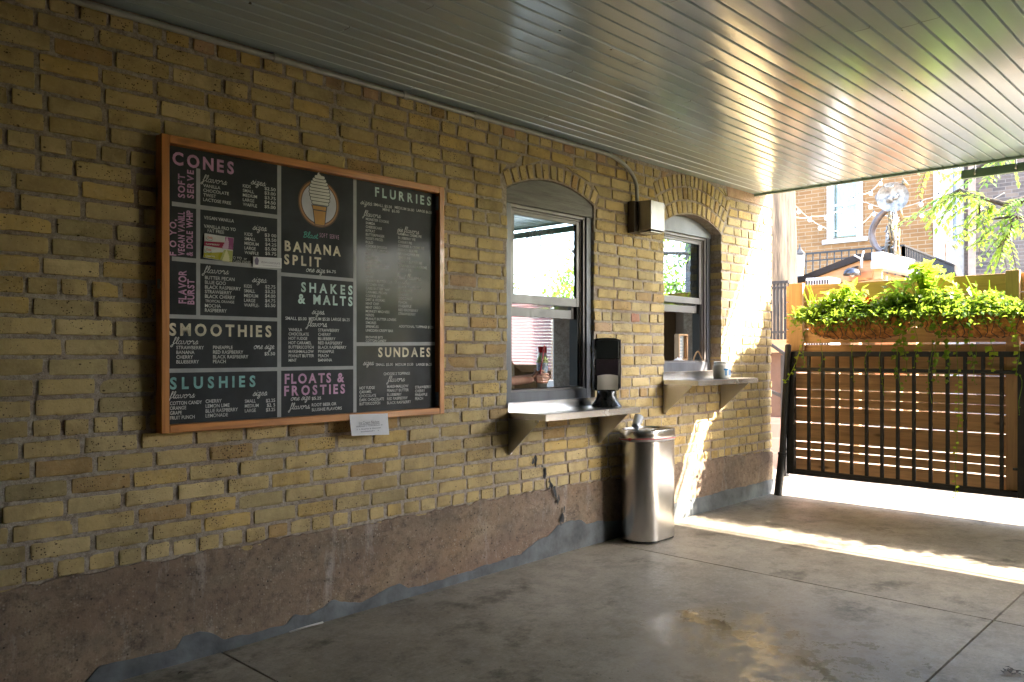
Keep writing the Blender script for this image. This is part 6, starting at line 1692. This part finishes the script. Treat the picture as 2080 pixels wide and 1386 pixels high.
# bell lamp
c = PX(1731, 560, KX - .15); t = thing('dome_lamp', 'dark metal dome lamp hanging at the kiosk gable', 'lamp', tuple(c))
m_ = MB(); m_.lathe([(.10, 0), (.098, .03), (.085, .06), (.055, .085), (.0, .095)], c, 20); m_.build('shade', simple('gunmetal', (.10, .10, .11), .35, 1), t, smooth=True); m_ = MB(); m_.bar(c + Vector((0, 0, .09)), c + Vector((.2, 0, .12)), .02, .02); m_.build('arm', m_black, t)
m_ = MB(); m_.lathe([(0, -.02), (.03, 0), (.03, .04), (0, .05)], c, 12); m_.build('bulb', m_white, t, smooth=True)
# white forked hook
c = PX(1750, 545, KX - .08); u1, u2, u3 = PX(1750, 527, KX - .08), PX(1735, 519, KX - .08), PX(1754, 510, KX - .08)
m_ = MB(); m_.tube([c, u1], .016, 8); m_.tube([u1, u2], .010, 8); m_.tube([u1, u3], .012, 8); tag(m_.build('forked_hook', m_white, smooth=True), 'white forked metal hook fixed to the kiosk post', 'hook')

# sculpture made of old instruments
sb = PX(1818, 517, 10.45); sc = Vector((10.45, sb.y, wz1_ + .002))
t = thing('instrument_sculpture', 'metal sculpture of old brass instruments with a big round bell head on the kiosk', 'sculpture', tuple(sc))
m_ps = simple('tarnished silver', (.34, .325, .30), .5, .5, var=.4, vs=14); m_br = simple('dull brass', (.30, .22, .12), .4, .8, var=.4, vs=14); m_dk = simple('dark horn steel', (.16, .13, .12), .45, .7, var=.3)
def sp(px, py, x=10.45): return PX(px, py, x)
rng.seed(9)
for i in range(13):
    px = 1796 + rng.uniform(0, 32); pxt = 1800 + rng.uniform(0, 26); ty = rng.uniform(440, 478); x = 10.45 + rng.uniform(-.08, .08)
    if 1806 < px < 1822: ty = rng.uniform(412, 450)
    a, b_ = sp(px, 515, x), sp(pxt, ty, x); a.z = sc.z + .001
    m_ = MB(); m_.tube([a, a.lerp(b_, .5) + Vector((rng.uniform(-.02, .02), rng.uniform(-.03, .03), 0)), b_], [rng.uniform(.012, .022), rng.uniform(.010, .02), rng.uniform(.008, .016)], 9)
    for q in range(4):
        f = rng.uniform(.15, .9); p = a.lerp(b_, f); m_.tube([p, p + Vector((rng.uniform(-.05, 0), rng.uniform(-.05, .05), rng.uniform(-.03, .03)))], .009, 7)
    m_.build('body_pipe', m_ps if i % 3 else m_br, t, smooth=True)
c = sp(1814, 402); d = (CAM - c).normalized(); d = (d + Vector((0, .10, .12))).normalized(); Mq = d.to_track_quat('Z', 'Y').to_matrix()
m_ = MB(); m_.lathe([(.178, .05), (.182, .058), (.176, .052), (.15, .02), (.115, -.02), (.08, -.06), (.055, -.12), (.05, -.2)], c, 40, Mq); m_.build('bell_head', m_ps, t, smooth=True)
m_ = MB(); m_.lathe([(.0, -.004), (.085, .0), (.105, .012), (.112, .010), (.10, -.02)], c + Mq @ Vector((-.022, .028, .022)), 28, Mq); m_.build('bell_throat', m_dk, t, smooth=True)
mz = c + Mq @ Vector((-.03, -.02, .06))
m_ = MB(); m_.lathe([(.0, .045), (.02, .04), (.026, .02), (.045, .0), (.048, -.01), (0, -.03)], mz, 16, Mq); m_.tube([mz + Mq @ Vector((.035, .0, 0)), mz + Mq @ Vector((.075, .01, .01)), mz + Mq @ Vector((.085, .05, .0))], .016, 8); m_.build('mouthpiece', m_ps, t, smooth=True)
e = sp(1806, 378, 10.38); m_ = MB(); m_.lathe([(.03, -.12), (.04, -.05), (.05, 0), (.056, .012), (.046, .008), (.03, -.04)], e, 20, (Vector((-.5, -.2, .8)).to_track_quat('Z', 'Y').to_matrix())); m_.build('upper_cup', m_ps, t, smooth=True)
e0_, e1_ = sp(1822, 384), sp(1840, 370); m_ = MB(); m_.tube([e0_, e0_.lerp(e1_, .6), e1_], [.012, .02, .055], 14); m_.build('small_horn', m_br, t, smooth=True)
e = sp(1787, 401, 10.42); m_ = MB(); m_.lathe([(.0, -.03), (.05, -.03), (.058, .0), (.05, .01), (.02, -.015), (0, -.015)], e, 18, Mq); m_.tube([e, sp(1800, 408)], .02, 8); m_.build('ear_horn', m_dk, t, smooth=True)
pts = [sp(1806, 425), sp(1795, 432), sp(1783, 445), sp(1774, 462), sp(1771, 478), sp(1775, 494), sp(1784, 507), sp(1792, 511)]
pts = [Vector((10.45, a, b_)) for a, b_ in smooth([(p.y, p.z) for p in pts], 3)]; n = len(pts)
m_ = MB(); m_.tube(pts, [.022 + .020 * math.sin(math.pi * (.15 + .75 * i / n)) for i in range(n)], 12); m_.build('tail', m_dk, t, smooth=True)
e0_, e1_ = sp(1830, 428), sp(1832, 444); m_ = MB(); m_.tube([sp(1824, 418), e0_, e1_], [.008, .010, .026], 10); m_.build('drop_horn', m_br, t, smooth=True)

# lantern on the railing
c = PX(1625, 560, 13.0); s_ = 13 / 1657 * 1.02
t = thing('lantern', 'black lantern with frosted glass on a post in front of the deck railing', 'lantern', (13, c.y, 0))
zt = lambda py: PX(1625, py, 13).z
m_ = MB(); m_.lathe([(.05, zt(561)), (.075, zt(520)), (.075, zt(519))], (13, c.y, 0), 6); m_.build('glass', simple('frosted glass', (.6, .6, .56), .4), t)
m_ = MB(); m_.lathe([(.09, zt(519)), (.085, zt(515)), (.03, zt(507)), (.012, zt(503)), (.008, zt(497)), (0, zt(496))], (13, c.y, 0), 6); m_.build('cap', m_black, t)
m_ = MB(); m_.lathe([(.02, -.05), (.02, zt(568)), (.06, zt(566)), (.05, zt(561.5))], (13, c.y, 0), 8); m_.build('post', m_black, t)
# tipped white crate behind the fence
a, b_ = PX(1636, 575, 8.5), PX(1684, 566, 8.5)
t = thing('striped_vent', 'pale slatted vent box showing just above the fence top', 'vent', (8.5, (a.y + b_.y) / 2, 0))
m_ = MB(); m_.box((8.5, b_.y, 1.2), (8.8, a.y, a.z + .05)); m_.build('box', simple('vent grey', (.5, .5, .52), .5), t, bevel=.01)
m_ = MB()
for k in range(9): y = a.y + (b_.y - a.y) * (k + .5) / 9; m_.box((8.497, y - .008, 1.3), (8.4995, y + .008, a.z + .02))
m_.build('slot', m_track, t)

# ================================================================== string lights
def strand(label, pts, bulbs, seed):
    rng.seed(seed); P = [Vector(p) for p in pts]; t = thing('string_lights', label, 'string lights', tuple(P[0]), 'bulb strings over the patio')
    cur = []
    for a, b_ in zip(P, P[1:]):
        n = 14
        for k in range(n): f = k / n; cur.append(a.lerp(b_, f) - Vector((0, 0, .10 * 4 * f * (1 - f))))
    cur.append(P[-1]); m_ = MB(); m_.tube(cur, .006, 5); m_.build('cable', simple('grey cable', (.3, .28, .25), .6), t, smooth=True)
    for i in range(bulbs):
        c = cur[int((i + .5) / bulbs * (len(cur) - 1))]
        m_ = MB(); m_.lathe([(0, -.072), (.018, -.066), (.028, -.045), (.022, -.02), (.013, -.008)], c, 12); bl = m_.build('bulb', simple('milk bulb', (.8, .78, .74), .15) if 'milk bulb' not in bpy.data.materials else bpy.data.materials['milk bulb'], t, smooth=True)
        m_ = MB(); m_.lathe([(.014, -.0085), (.014, .014), (0, .016)], c, 8); m_.build('socket', m_black, bl)
strand('string of bulbs rising from the old tree across the house window', [PX(1560, 405, 9.3), PX(1650, 440, 11.5), PX(1745, 395, 12.5), PX(1800, 350, 13)], 8, 1)
strand('string of bulbs crossing behind the sculpture from window to downspout', [PX(1690, 350, 12), PX(1760, 412, 12), PX(1880, 405, 11.5), PX(1960, 330, 11)], 7, 2)
strand('string of bulbs hanging low across the brick facade', [PX(1600, 400, 11), PX(1700, 470, 12), PX(1775, 430, 12.5), PX(1890, 425, 12), PX(2040, 392, 11)], 9, 3)
